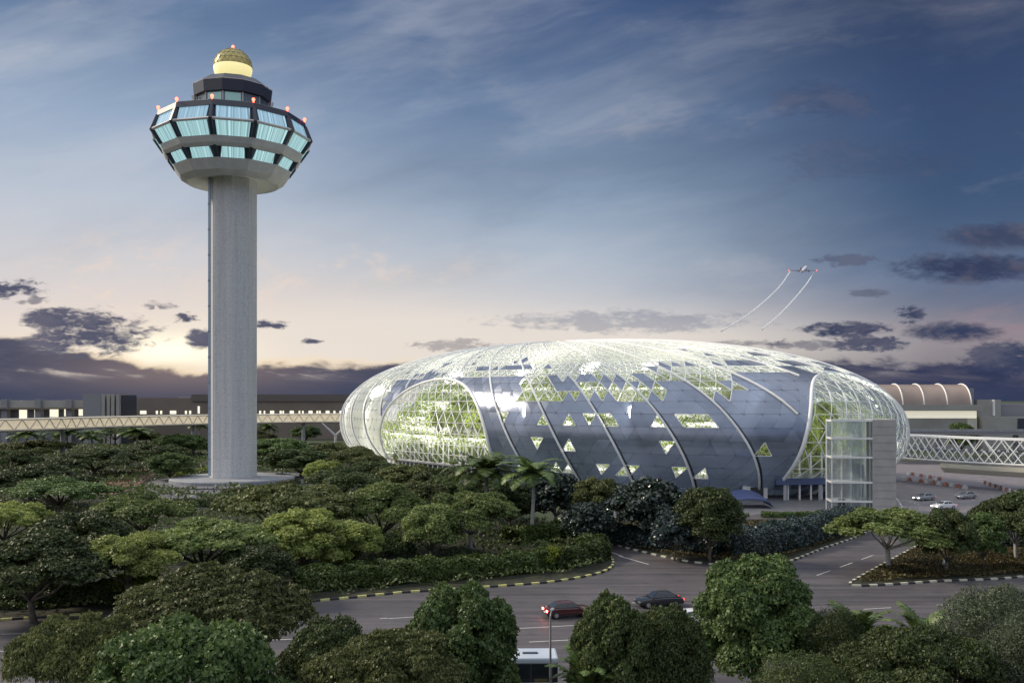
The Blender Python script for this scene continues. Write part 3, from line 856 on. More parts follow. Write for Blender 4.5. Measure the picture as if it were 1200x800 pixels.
def palm_proto(seed, h=9.5, nf=19, fl=4.2, ups=(1.25, -.35), leaf='leaf_palm', trunk=True, nlf=30, lw=.16):
    rg = np.random.default_rng(seed); root = empty('palm_tree')
    vs, ti = [], []
    for k in range(nf):
        ph = k * 2.39996; el_ = ups[0] + (ups[1] - ups[0]) * (k / nf) + rg.normal() * .08
        L = fl * rg.uniform(.85, 1.1); p = np.array([0, 0, h]); prev = p; droop = rg.uniform(.045, .075)
        hd = np.array([math.cos(ph), math.sin(ph), 0]); e = el_
        for j in range(nlf):
            stp = L / nlf; p = p + stp * (hd * math.cos(e) + np.array([0, 0, math.sin(e)])); e -= droop * (1.2 if j > nlf / 3 else .5)
            t = (p - prev) / (np.linalg.norm(p - prev) + 1e-9); side = np.cross(t, [0, 0, 1.0]); side /= np.linalg.norm(side) + 1e-9
            up = np.cross(side, t); f = (j + .5) / nlf; ll = fl * .24 * math.sin(math.pi * min(1, f * .82 + .16)) + .08
            for s in (-1, 1):
                d = side * s * .86 + t * .5 - up * .22 + rg.normal(size=3) * .07; d /= np.linalg.norm(d)
                wv = np.cross(d, up); wv /= np.linalg.norm(wv) + 1e-9
                vs += [p, p + d * ll * .4 + wv * lw * .5, p + d * ll, p + d * ll * .4 - wv * lw * .5]; ti.append(rg.random())
            # rachis
            vs += [prev - side * .035, p - side * .03, p + side * .03, prev + side * .035]; ti.append(.9)
            prev = p
    v = np.array(vs); n = len(v) // 4
    me = bpy.data.meshes.new('crown'); me.from_pydata(v.tolist(), [], [(4 * i, 4 * i + 1, 4 * i + 2, 4 * i + 3) for i in range(n)])
    at = me.attributes.new('tint', 'FLOAT', 'FACE'); at.data.foreach_set('value', np.array(ti, dtype=np.float32))
    me.materials.append(M[leaf]); link('crown', me, root)
    mb = MB(); mb.tube([(0, 0, -.1), (.08, .05, h * .3), (-.05, .1, h * .7), (0, 0, h + .15)], [.26, .19, .17, .2], 8)
    mb.build('trunk', M['bark_pale'], root, smooth=True)
    return dict(root=root, R=float(np.percentile(np.hypot(v[:, 0], v[:, 1]), 97)), H=float(v[:, 2].max()), used=0)


PROTO['PA'] = palm_proto(31, nf=26, ups=(1.3, -.35), lw=.24)
PROTO['PB'] = palm_proto(32, nf=23, fl=3.8, ups=(1.3, -.3), lw=.24)
PROTO['PS'] = palm_proto(33, h=3.0, nf=20, fl=3.6, ups=(1.5, .55), nlf=26, lw=.24)
for a in [('PA', 569, 529, 92, 12.4, 'leaf_palm', 'left of the two tall feather palms in front of the dome'),
          ('PB', 624, 533, 84, 12.2, 'leaf_palm', 'right of the two tall feather palms in front of the dome'),
          ('PB', 32, 501, 46, 11, 'leaf_palm', 'far palm nearest the left edge, below the terminal'),
          ('PA', 78, 499, 50, 11, 'leaf_palm', 'far palm in the middle of the left row below the terminal'),
          ('PB', 160, 498, 50, 11, 'leaf_palm', 'far palm below the control block'),
          ('PA', 108, 503, 40, 10, 'leaf_palm', 'far smaller palm between two others in the left row'),
          ('PB', 233, 492, 30, 11, 'leaf_palm', 'far palm just left of the tower shaft against the link bridge'),
          ('PA', 313, 494, 32, 11, 'leaf_palm', 'far palm just right of the tower shaft against the link bridge')]:
    place(*a, cat='palm', group='feather palms', name='palm_tree', bark='bark_pale')
for a in [('PS', 1004, 708, 100, 5.2, 'leaf_palm', 'low palm with upright fronds right of the tall round tree', 60),
          ('PS', 1084, 712, 96, 5.2, 'leaf_palm', 'low palm with upright fronds above the dark spreading tree', 61),
          ('PS', 688, 762, 96, 3.6, 'leaf_palm', 'low palm with arching fronds at the bottom beside the lamp post', 52)]:
    place(*a[:7], cat='palm', group='low palms at the near roadside', name='palm_tree', Y=a[7])


def inside(pt, poly):
    x, y = pt[:, 0], pt[:, 1]; r = np.zeros(len(pt), bool); n = len(poly); j = n - 1
    for i in range(n):
        xi, yi = poly[i]; xj, yj = poly[j]
        c = ((yi > y) != (yj > y)) & (x < (xj - xi) * (y - yi) / (yj - yi + 1e-12) + xi); r ^= c; j = i
    return r


def cover(name, poly, N, size, hmax, leaf, seed, z0=.15, label=None, patch=1.0, h0=.1, **k):
    """low planting over a bed: a bumpy field of leaves"""
    rg = np.random.default_rng(seed); P = np.array(poly); lo, hi = P.min(0), P.max(0)
    p = rg.uniform(lo, hi, (N * 4, 2)); p = p[inside(p, poly) & (np.hypot(p[:, 0] + 66.9, p[:, 1] - 225) > 21)][:N]
    f = lambda q: .5 + .25 * np.sin(q[:, 0] * .9 + 1.3 * np.sin(q[:, 1] * .55)) + .25 * np.sin(q[:, 1] * 1.1 + 1.7 * np.sin(q[:, 0] * .7 + 2))
    g = np.clip(f(p * patch), 0, 1)
    z = z0 + h0 + hmax * g * rg.uniform(.45, 1.0, len(p))
    c = np.column_stack([p, z]); nr = np.zeros_like(c); nr[:, 2] = 1
    nr[:, :2] = rg.normal(size=(len(p), 2)) * .5
    o = leaf_mesh(name, c, nr, size, M[leaf], rg, tint=rg.uniform(0, .6, len(p)) + .4 * g)
    return tag(o, label=label, **k)


SF = dict(kind='stuff')
cover('undergrowth', gp([(-150, 733), (0, 724), (340, 704), (560, 686), (690, 672), (714, 660), (690, 640), (640, 612), (540, 590), (330, 590), (200, 606), (-150, 560)]), 60000, .42, 1.5, 'leaf_dark', 41, label='dark undergrowth under the trees of the left island', cat='undergrowth', **SF)
cover('undergrowth', gp([(-200, 560), (210, 600), (400, 585), (560, 590), (540, 545), (395, 530)]) + [(-160, 400), (-330, 400)], 60000, .8, 2.2, 'leaf_dark', 42, label='dark undergrowth around the control tower', cat='undergrowth', patch=.35, **SF)
cover('ground_cover', gp([(660, 616), (740, 642), (800, 655), (900, 661), (960, 642), (1015, 620), (900, 612), (700, 610)]), 22000, .32, .5, 'leaf_brown', 43, label='brownish ground cover along the slip road', cat='ground cover', **SF)
cover('ground_cover', gp([(1002, 684), (1110, 679), (1210, 673), (1290, 660), (1290, 625), (1110, 622), (1060, 652)]), 32000, .30, .5, 'leaf_brown', 44, label='brown green ground cover on the right hand island', cat='ground cover', **SF)
cover('undergrowth', [(-45, 58), (-12, 55.5), (6, 55.3), (12, 61), (34, 65), (60, 62), (60, 36), (8, 36), (7, 50), (-9, 50), (-10, 36), (-45, 36)], 40000, .34, 1.4, 'leaf_dark', 45, label='dark undergrowth at the near roadside', cat='undergrowth', **SF)


def hedge(path, w, h, N, size, leaf, label, seed, z0=.15, lean=0, name='hedge', group=None, lump=1.0):
    rg = np.random.default_rng(seed); pts = resample(spline(path), .5); P = np.array(pts)
    k = rg.integers(0, len(P) - 1, N); t = rg.random((N, 1)); c0 = P[k] * (1 - t) + P[k + 1] * t
    tg = P[k + 1] - P[k]; tg /= np.linalg.norm(tg, axis=1)[:, None] + 1e-9; nn = np.column_stack([-tg[:, 1], tg[:, 0]])
    a = rg.uniform(-.15, math.pi + .15, N); s = (k + t[:, 0]) * .5
    pr_ = rg.uniform(.74, 1.12, (int(s.max() / 1.15) + 3, 7)); si = s / 1.15; i0 = si.astype(int); ai = (np.clip((a + .15) / (math.pi + .3), 0, .999) * 6); a0 = ai.astype(int)
    f1, f2 = si - i0, ai - a0; f1 = f1 * f1 * (3 - 2 * f1)
    b = (pr_[i0, a0] * (1 - f1) + pr_[i0 + 1, a0] * f1) * (1 - f2) + (pr_[i0, a0 + 1] * (1 - f1) + pr_[i0 + 1, a0 + 1] * f1) * f2
    rr = np.where(rg.random(N) < .3, rg.uniform(.6, .95, N), rg.uniform(.92, 1.06, N)) * b
    ex = np.sign(np.cos(a)) * np.abs(np.cos(a)) ** .6; ez = np.abs(np.sin(a)) ** .6
    off = ex * rr * w / 2; z = z0 + ez * rr * h * np.where(np.sin(a) > -.2, 1, .2) + lean * off
    c = np.column_stack([c0 + nn * off[:, None], np.maximum(z, z0 + .03)])
    nr = np.column_stack([nn * np.cos(a)[:, None], np.sin(a) + .3])
    o = leaf_mesh(name, c, nr, size, M[leaf], rg, tint=np.clip(rg.uniform(0, .75, N) + (pr_[i0, a0] - .9) * 1.2, 0, 1))
    return tag(o, label=label, cat='hedge', group=group)


hedge(gp([(345, 692), (420, 687), (500, 680), (580, 674), (640, 667)]), 3.6, 2.3, 26000, .34, 'leaf_hedge', 'long green hedge along the yellow kerb of the left island', 51)
hedge(gp([(640, 667), (672, 661), (695, 655), (694, 645)]), 4.4, 2.4, 14000, .36, 'leaf_hedge', 'rounded hedge at the tip of the left island', 52)
hedge(gp([(600, 640), (640, 632), (668, 636)]), 4, 2.4, 9000, .4, 'leaf_hedge', 'hedge beside the slip road behind the island tip', 53)
hedge(gp([(0, 712), (80, 707), (160, 703), (300, 694)]), 3.4, 1.9, 20000, .36, 'leaf_dark', 'dark hedge behind the kerb at far left', 54)
hedge(gp([(850, 652), (900, 648), (950, 634), (1005, 619)]), 5.0, 3.6, 22000, .36, 'leaf_blue', 'bluish bank hedge below the dome forecourt', 55)
hedge(gp([(700, 634), (760, 642), (850, 652)]), 3.4, 2.6, 14000, .38, 'leaf_blue', 'bluish hedge under the glossy trees', 56)
hedge(gp([(262, 583), (310, 577), (350, 569)]), 1.8, 1.3, 7000, .3, 'leaf_olive', 'clipped hedge at the front right of the tower plinth', 57, z0=.4)
hedge(gp([(200, 596), (270, 592), (330, 584)]), 3, 1.6, 8000, .4, 'leaf_dark', 'lower dark hedge below the tower plinth', 58)
hedge(gp([(208, 560), (228, 556), (243, 553)]), 2, 1.2, 4000, .35, 'leaf_lime', 'yellow green hedge at the left of the tower plinth', 59, z0=.2)
hedge(gp([(1080, 640), (1140, 642), (1260, 642)]), 3.4, 2.4, 13000, .38, 'leaf_glossy', 'dark hedge across the right hand island', 60)
hedge(gp([(893, 606), (930, 606), (968, 605)]), 1.6, 1.0, 5000, .3, 'leaf_mid', 'low hedge at the foot of the dome by the glass lift tower', 61, z0=.02)


def bush(px, py, w, h, leaf, label, seed, N=5000, size=.34, name='bush'):
    rg = np.random.default_rng(seed); x, y = G(px, py)
    lob = [(rg.normal() * w * .22, rg.normal() * w * .22, h * rg.uniform(.4, .66), w * rg.uniform(.26, .36), .9 * h / w) for _ in range(9)]
    c, nr, ti = lobes_cloud(lob, N, rg, -.5)
    c[:, 2] = np.maximum(c[:, 2], .05)
    return tag(leaf_mesh(name, c, nr, size, M[leaf], rg, tint=ti, loc=(x, y, .15)), label=label, cat='bush')


bush(165, 706, 5.2, 3.2, 'leaf_lime', 'lime green bush below the palest tree on the left island', 71, 3800, .42)
bush(395, 668, 4, 3, 'leaf_lime', 'lime bush left of the long hedge', 72, 3000, .4)
bush(648, 668, 2.4, 3.0, 'leaf_lime', 'bright lime shrub poking out of the hedge near the island tip', 73, 1600, .36)
bush(345, 660, 4.5, 3.0, 'leaf_lime', 'yellow green bush under the pale round tree', 74, 3000, .4)
bush(60, 700, 5, 3, 'leaf_dark', 'dark glossy bush behind the kerb at left', 75, 4000, .4)
bush(455, 655, 5, 3.2, 'leaf_dark', 'dark bush under the light green domed tree', 76, 4000, .4)
bush(960, 613, 1.6, 1.8, 'leaf_mid', 'small sapling before the glass lift tower', 77, 900, .3, 'sapling')
bush(868, 612, 1.8, 1.6, 'leaf_mid', 'small light bush on top of the bluish bank', 78, 900, .3)

# ---------------------------------------------------------------- the control tower
TD = 225.0; TS = F / TD; TX = (273 - 600) / TS
tz = lambda yc: H + (HY - yc) / TS
tower = empty('control_tower', (TX, TD, 0), label='tall concrete airport control tower with glazed lookout cab and golden dome on top', cat='control tower')
VA = math.degrees(math.atan2(-TD, -TX))            # the way back to the viewpoint
ph8 = R_(VA - 3)
MB().lathe([(5.55, 1.4), (5.55, tz(205))], 8, ph8, capb=True, capt=True).build('shaft', M['shaft'], tower)
mb = MB()
fa = ph8 - 2 * math.pi / 8 * 1.35
va = Vector((math.cos(fa), math.sin(fa), 0)) * 5.55
strip = MB(); strip.box((va.x - .28, va.y - .1, 38), (.55, .5, 72))
strip.build('cable_duct', mat('duct_blue', (.34, .42, .52), .4, metal=.3), tower)
for z in range(6, 74, 6): MB().box((va.x - .3, va.y - .36, z), (.6, .12, .3)).build('duct_clip', M['concrete_dark'], tower)
N12 = 12; ph12 = R_(VA + 15)


def ring12(r, k, z):
    a = ph12 + 2 * math.pi * k / N12
    return Vector((r * math.cos(a), r * math.sin(a), z))


rz_ = lambda rpx: rpx * (.965 if rpx > 60 else 1) / TS
MB().lathe([(rz_(26), tz(212)), (rz_(44), tz(214)), (rz_(52), tz(217))], 48, 0).build('bowl', M['cab_pale'], tower, smooth=True)
MB().lathe([(rz_(52), tz(217)), (rz_(60), tz(212)), (rz_(70), tz(201))], N12, ph12).build('lower_band', M['cab_grey'], tower)
# window rows: (rad,y) bottom and top, recess, material
rows = [((70, 201), (77.5, 190.5), 'win_cyan'), ((84.5, 180.5), (94.3, 166), 'win_cyan'), ((94.2, 163.6), (88.2, 148.5), 'win_blue')]
MB().lathe([(rz_(77.5), tz(190.5)), (rz_(81), tz(187)), (rz_(84.5), tz(180.5)), (rz_(82), tz(180.2))], N12, ph12).build('ledge', M['cab_grey'], tower)
MB().lathe([(rz_(66), tz(201)), (rz_(73.5), tz(190.5)), (rz_(80), tz(180.5)), (rz_(90.5), tz(166)), (rz_(84), tz(146))], N12, ph12).build('inner_wall', M['cab_dark'], tower)
MB().lathe([(rz_(94.2), tz(166.4)), (rz_(95.4), tz(164.9)), (rz_(94.2), tz(163.4)), (rz_(90), tz(163.6)), (rz_(90), tz(166.2)), (rz_(94.2), tz(166.4))], N12, ph12).build('transom', M['cab_grey'], tower)
MB().lathe([(rz_(86), tz(149.5)), (rz_(88.6), tz(149.2)), (rz_(87), tz(143)), (rz_(84), tz(141.6)), (rz_(42), tz(138)), (0, tz(137.5))], N12, ph12).build('roof', M['cab_dark'], tower)
for (r0, y0), (r1, y1), m in rows:
    for k in range(N12):
        a0, b0, a1, b1 = ring12(rz_(r0 - 1.6), k, tz(y0)), ring12(rz_(r0 - 1.6), k + 1, tz(y0)), ring12(rz_(r1 - 1.6), k, tz(y1)), ring12(rz_(r1 - 1.6), k + 1, tz(y1))
        g0, g1 = (.12, .09)
        if m == 'win_cyan' and r0 < 75: g0, g1 = .12, .19
        elif m == 'win_cyan': g0, g1 = .10, .10
        q = MB(); q.add([a0.lerp(b0, g0), a0.lerp(b0, 1 - g0), a1.lerp(b1, 1 - g1), a1.lerp(b1, g1)], [(0, 1, 2, 3)])
        w = q.build('window', M[m], tower)
for k in range(N12):                                     # fins at the corners
    q = MB(); o = ring12(1, k, 0); t = Vector((-o.y, o.x, 0)) * .34
    for (ra, ya), (rb, yb), dp, wt_ in [((70, 201), (78, 190), 7, .9), ((84.5, 180.5), (95.6, 165), 7, 1.0), ((95.6, 165), (88.6, 148), 5, .9)]:
        A_, B_ = ring12(rz_(ra + .6), k, tz(ya)), ring12(rz_(rb + .6), k, tz(yb))
        C_, D_ = ring12(rz_(ra - dp), k, tz(ya)), ring12(rz_(rb - dp), k, tz(yb)); tt = t * wt_
        q = MB()
        q.add([A_ - tt, A_ + tt, B_ + tt, B_ - tt, C_ - tt * 2.0, C_ + tt * 2.0, D_ + tt * 2.0, D_ - tt * 2.0], [(0, 1, 2, 3), (1, 5, 6, 2), (4, 0, 3, 7), (0, 4, 5, 1), (3, 2, 6, 7)])
        q.build('fin', M['cab_dark'], tower)
    l = MB(); c = ring12(rz_(86.5), k, tz(141.2)); l.lathe([(.14, -.3), (.26, .1), (.36, .35), (.26, .6), (.05, .72)], 8, 0, c, capb=True, capt=True)
    l.build('warning_light', M['lamp_red'], tower, smooth=True)
MB().lathe([(rz_(41), tz(138)), (rz_(41), tz(119))], N12, ph12).build('upper_cab', M['win_dim'], tower)
for k in (N12 - 1, 2, 4, 6, 8, 10):
    a0, b0, a1, b1 = (ring12(rz_(41.4), k, tz(134)), ring12(rz_(41.4), k + 1, tz(134)), ring12(rz_(41.4), k, tz(121)), ring12(rz_(41.4), k + 1, tz(121)))
    q = MB(); q.add([a0.lerp(b0, .1), a0.lerp(b0, .9), a1.lerp(b1, .9), a1.lerp(b1, .1)], [(0, 1, 2, 3)]); q.build('upper_window', mat('upper_pane', (.12, .2, .2), .2, emit=(.25, .42, .42), estr=.45), tower)
for k in range(N12): MB().box(tuple(ring12(rz_(41.6), k, (tz(138) + tz(119)) / 2)), (.22, .22, tz(119) - tz(138))).build('upper_mullion', M['cab_grey'], tower)
for k in (2, 3, 8, 9): MB().tube([ring12(rz_(42), k, tz(133)), ring12(rz_(46.5), k, tz(120))], .3, 4).build('bracket', M['white_paint'], tower)
MB().lathe([(rz_(40), tz(120)), (rz_(44.5), tz(119)), (rz_(45.8), tz(107)), (rz_(43), tz(105.5)), (rz_(34), tz(97.5)), (0, tz(97))], N12, ph12).build('upper_roof', M['cab_dark'], tower)
MB().lathe([(rz_(45.9), tz(106.6)), (rz_(46.2), tz(105.8)), (rz_(43), tz(104.9))], N12, ph12).build('parapet', M['white_paint'], tower)
zc, rr = tz(80), rz_(22)
prof = lambda a, b, n, s=1: [(rr * s * math.cos(R_(t)), zc + rr * s * math.sin(R_(t))) for t in np.linspace(a, b, n)]
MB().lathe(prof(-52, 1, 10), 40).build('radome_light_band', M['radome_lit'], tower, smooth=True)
MB().lathe(prof(1, 90, 12), 40).build('radome', M['radome'], tower, smooth=True)
mb = MB()
for i in range(5):
    a, b = 2 + i * 17, 2 + (i + 1) * 17
    for k in range(20):
        pa = lambda e, q: (1.012 * rr * math.cos(R_(e)) * math.cos(q), 1.012 * rr * math.cos(R_(e)) * math.sin(q), zc + 1.012 * rr * math.sin(R_(e)))
        q = 2 * math.pi * (k + .5 * i) / 20; s_ = math.pi / 20
        mb.tube([pa(a, q), pa(b, q + s_)], .055, 4, False); mb.tube([pa(a, q), pa(b, q - s_)], .055, 4, False); mb.tube([pa(a, q), pa(a, q + 2 * s_)], .05, 4, False)
mb.build('radome_lattice', M['radome_rib'], tower)
l = MB(); l.lathe([(.12, 0), (.3, .25), (.36, .6), (.26, .9), (.05, 1.0)], 8, 0, (0, 0, zc + rr - .05), capb=True, capt=True); l.build('warning_light', M['lamp_red'], tower, smooth=True)
mb = MB(); mb.lathe([(14.5, 0), (14.5, 1.25), (14.2, 1.5), (0, 1.5)], 64, 0)
mb.build('plinth', M['concrete_dark'], tower)
mb = MB(); mb.lathe([(19, 0), (19, .5), (18.8, .6), (14.5, .6)], 64, 0); mb.build('plinth_step', M['paving'], tower)

# ---------------------------------------------------------------- the glass dome
CX, CY, DA, DB, ROT, ZW, ZT, N1, BASE, PM = 15.3, 272, 103, 51, -.962, 12.2, 36.1, 2.3, .89, 2.06
NU, DH, NR = 144, 2.75, 27
_u = np.linspace(0, 2 * np.pi, 4001)


def _plan(u):
    cu, su = np.cos(u), np.sin(u)
    return DA * np.sign(cu) * abs(cu) ** (2 / PM), DB * np.sign(su) * abs(su) ** (2 / PM)


_x, _y = _plan(_u); _L = np.r_[0, np.cumsum(np.hypot(np.diff(_x), np.diff(_y)))]
_lo = np.linspace(0, 1, 60); _th = np.linspace(0, np.pi / 2, 1200)[1:]
_R = np.r_[1 - (1 - BASE) * (1 - _lo) ** 2, np.cos(_th) ** (2 / N1)]; _Z = np.r_[ZW * _lo, ZW + (ZT - ZW) * np.sin(_th) ** (2 / N1)]
_S = np.r_[0, np.cumsum(np.hypot(np.diff(_R) * 60, np.diff(_Z)))]


def shell(c, s, off=0.0):
    c = np.asarray(c, float); s = np.asarray(s, float)
    u = np.interp((c / NU) % 1 * _L[-1], _L, _u); x, y = _plan(u); r = np.interp(s, _S, _R); z = np.interp(s, _S, _Z)
    p = np.stack([x * r * math.cos(ROT) - y * r * math.sin(ROT), x * r * math.sin(ROT) + y * r * math.cos(ROT), z], -1)
    if off:
        e = .05
        du = shell(c + e, s) - shell(c - e, s); ds = shell(c, s + e) - shell(c, np.maximum(s - e, 0))
        n = np.cross(du, ds); n /= np.linalg.norm(n, axis=-1)[..., None] + 1e-9
        p = p + n * off
    return p


def cdist(c, c0): return (c - c0 + NU / 2) % NU - NU / 2


ARCH = [(110.2, 7.6, 5.2, 24.4), (144.1, 5.7, 5.0, 25.2)]       # centre column, half width, sill, height


def in_arch(c, s, grow=0.0):
    for c0, w, s0, hh in ARCH:
        t = (s - s0) / (hh + grow)
        if 0 <= t < 1 and abs(cdist(c, c0)) < (w + grow * .25) * (1 - t ** 2.3) ** .5: return True
    return False


hr = random.Random(5)
occ = {}


def tri_kind(i, j, up, c, s):
    if in_arch(c, s, .0): return 'arch'
    cc = c % NU
    lim = 8
    if abs(cdist(cc, 110.2)) < 10: lim = 11
    elif abs(cdist(cc, 144.1)) < 8: lim = 11
    elif cdist(cc, 100) < 0 and cdist(cc, 70) > 0: lim = 10
    pale = (cdist(cc, 104.5 - .25 * j) < 0 and cdist(cc, 60) > 0) or cdist(cc, 150) > 0
    if j < lim: return 'pale' if pale else 'clad'
    if pale: return 'frost' if j > lim + 3 or hr.random() < .35 else 'pale'
    k = j - lim
    if k > 4: return 'frost'
    key = (i // 2, j) if k < 2 else (i, j, 'd')
    if key not in occ: occ[key] = hr.random()
    p = (.40, .40, .22, .09, .03)[k] * (.55 if cdist(cc, 121) < 0 else 1)
    return 'clad' if occ[key] < p + (.12 if up == (j % 2 == 0) else -.05) else 'glass'


V_, vid = [], {}


def vert(c, s):
    k = (round((c % NU) * 64), round(s * 64))
    if k not in vid: vid[k] = len(V_); V_.append((c, s))
    return vid[k]


faces = {'clad': [], 'glass': [], 'frost': [], 'pale': [], 'arch': []}
edges = {}


def split(t, d):
    ins = [in_arch(c, s) for c, s in t]
    m = [((t[a][0] + t[b][0]) / 2, (t[a][1] + t[b][1]) / 2) for a, b in ((0, 1), (1, 2), (2, 0))]
    mid = [in_arch(c, s) for c, s in m]
    if all(ins + mid): faces['arch'].append(t); return
    pl_ = 'pale' if cdist(t[0][0], 104.5 - .25 * t[0][1] / DH) < 0 and cdist(t[0][0], 60) > 0 or cdist(t[0][0], 150) > 0 and cdist(t[0][0], 150) < 60 else 'clad'
    if not any(ins + mid): faces[pl_].append(t); return
    if d == 0:
        g = (sum(p[0] for p in t) / 3, sum(p[1] for p in t) / 3)
        faces['arch' if in_arch(*g) else pl_].append(t); return
    for q in ((t[0], m[0], m[2]), (m[0], t[1], m[1]), (m[2], m[1], t[2]), (m[0], m[1], m[2])): split(q, d - 1)


wins = []
wr = random.Random(12)
winset = set()
for bay in range(36):
    for j in (2, 4, 6):
        if wr.random() < .82:
            i = bay * 4 + wr.choice((1, 2, 2, 3)) + (j // 2); up = wr.random() < .62
            winset.add((i % NU, j, up))
            if wr.random() < .3: winset.add(((i + (0 if up else 1)) % NU, j, not up))
    if wr.random() < .5: winset.add(((bay * 4 + 1) % NU, 0, True))
    for j in (2, 4, 6):
        if wr.random() < .85: winset.add(((bay * 4 + wr.choice((0, 3, 4)) + j // 2) % NU, j, wr.random() < .5))
for j in range(NR):
    for i in range(NU):
        P = lambda a, b: (a - .5 * b, b * DH)
        for up, t in ((True, (P(i, j), P(i + 1, j), P(i + 1, j + 1))), (False, (P(i, j), P(i + 1, j + 1), P(i, j + 1)))):
            g = (sum(p[0] for p in t) / 3, sum(p[1] for p in t) / 3)
            ins = [in_arch(*p) for p in t] + [in_arch(*g)]
            kd = tri_kind(i, j, up, *g)
            if any(ins) and not all(ins):
                split(t, 4)
                for a, b in ((0, 1), (1, 2), (2, 0)):
                    mm = ((t[a][0] + t[b][0]) / 2, (t[a][1] + t[b][1]) / 2)
                    if in_arch(*mm): edges[frozenset((vert(*t[a]), vert(*t[b])))] = 'cut'
                continue
            if kd == 'clad' and (i, j, up) in winset and not any(in_arch(p[0], p[1], 3) for p in t):
                wins.append((t, g)); continue
            if kd in ('clad', 'pale'):
                for a, b in ((0, 1), (1, 2), (2, 0)):
                    e = frozenset((vert(*t[a]), vert(*t[b])))
                    edges.setdefault(e, 'joint')
                m = [((t[a][0] + t[b][0]) / 2, (t[a][1] + t[b][1]) / 2) for a, b in ((0, 1), (1, 2), (2, 0))]
                faces[kd] += [(t[0], m[0], m[2]), (m[0], t[1], m[1]), (m[2], m[1], t[2]), (m[0], m[1], m[2])]
            else:
                faces[kd].append(t)
                for a, b in ((0, 1), (1, 2), (2, 0)):
                    e = frozenset((vert(*t[a]), vert(*t[b])))
                    edges[e] = 'arch' if kd == 'arch' or edges.get(e) in ('arch', 'cut') else 'glass'

dome = empty('glass_dome', (CX, CY, 0), label='huge doughnut shaped glass dome with steel lattice, lit gardens inside and diagonal white ribs', cat='glass dome')


def shell_mesh(name, tris, m, sm, off=0.0):
    vi, vs, fs = {}, [], []
    for t in tris:
        f = []
        for c, s in t:
            k = (round((c % NU) * 64), round(s * 64))
            if k not in vi: vi[k] = len(vs); vs.append((c, s))
            f.append(vi[k])
        if len(set(f)) == 3: fs.append(tuple(f))
    a = np.array(vs); p = shell(a[:, 0], a[:, 1], off)
    me = bpy.data.meshes.new(name); me.from_pydata(p.tolist(), [], fs); me.materials.append(m)
    if sm:
        me.polygons.foreach_set('use_smooth', [True] * len(me.polygons))
        tone = []
        for f in fs:                                       # every triangular pane has its own tone
            c, q = sum(vs[k][0] for k in f) / 3, sum(vs[k][1] for k in f) / 3
            j = int(q / DH); x_ = (c % NU) + .5 * q / DH; i_ = math.floor(x_); fr = q / DH - j
            tone.append(random.Random((i_ * 131 + j) * 2 + (1 if x_ - i_ >= fr else 0)).random())
        me.attributes.new('tone', 'FLOAT', 'FACE').data.foreach_set('value', np.array(tone, dtype=np.float32))
    me.update(); return link(name, me, dome)


shell_mesh('shell_panels', faces['clad'], M['cladding'], True)
shell_mesh('pale_panels', faces['pale'], M['pale_panel'], True)
shell_mesh('glass_roof', faces['frost'], M['frost_glass'], False)
shell_mesh('clear_glazing', faces['glass'], M['roof_glass'], False)
for a, (c0, w, s0, hh) in enumerate(ARCH):
    shell_mesh('arch_glazing', [t for t in faces['arch'] if abs(cdist(t[0][0], c0)) < 12], M['clear_glass'], False)
cap = [(float(NU * k / 72), NR * DH) for k in range(72)]
pc = shell(np.array([c for c, s in cap]), np.array([s for c, s in cap]))
MB().add(pc.tolist() + [(0, 0, ZT)], [(k, (k + 1) % 72, 72) for k in range(72)]).build('oculus', M['frost_glass'], dome)
lat, alat, jnt = MB(), (MB(), MB()), MB()
for e, kd in edges.items():
    a, b = tuple(e); (c0, s0), (c1, s1) = V_[a], V_[b]
    if c1 - c0 > NU / 2: c1 -= NU
    if c0 - c1 > NU / 2: c0 -= NU
    if kd == 'cut':                                     # trim the bar at the arch
        q = [(c0 + (c1 - c0) * t, s0 + (s1 - s0) * t) for t in np.linspace(0, 1, 9)]; q = [p for p in q if in_arch(*p)]
        if len(q) < 2: continue
        (c0, s0), (c1, s1) = q[0], q[-1]
    p = shell(np.array([c0, c1]), np.array([s0, s1]))
    if kd == 'joint': jnt.tube(p.tolist(), .045, 3, False)
    elif kd == 'glass': lat.tube(p.tolist(), .115, 4, False)
    else: alat[0 if abs(cdist(c0, 110.2)) < 12 else 1].tube(p.tolist(), .115, 4, False)
lat.build('roof_lattice', M['white_steel'], dome); jnt.build('panel_joint', M['rib_joint'], dome)
for q in alat: q.build('arch_lattice', M['white_steel'], dome)
for (t, g) in wins:
    if not (85 < g[0] % NU or g[0] % NU < 6): continue
    a = np.array([[p[0] * .94 + g[0] * .06, p[1] * .94 + g[1] * .06] for p in t]); p = shell(a[:, 0], a[:, 1])
    w = MB().add(p.tolist(), [(0, 1, 2)]).build('window', M['clear_glass'], dome)
    q = MB(); b = np.array(t); o = shell(b[:, 0], b[:, 1], .04)
    for k in range(3): q.tube([o[k], o[(k + 1) % 3]], .085, 4, False)
    q.build('window_frame', M['white_steel'], w)
for (t, g) in wins:
    if 85 < g[0] % NU or g[0] % NU < 6: continue
    a = np.array(t); p = shell(a[:, 0], a[:, 1])
    MB().add(p.tolist(), [(0, 1, 2)]).build('window', M['clear_glass'], dome)
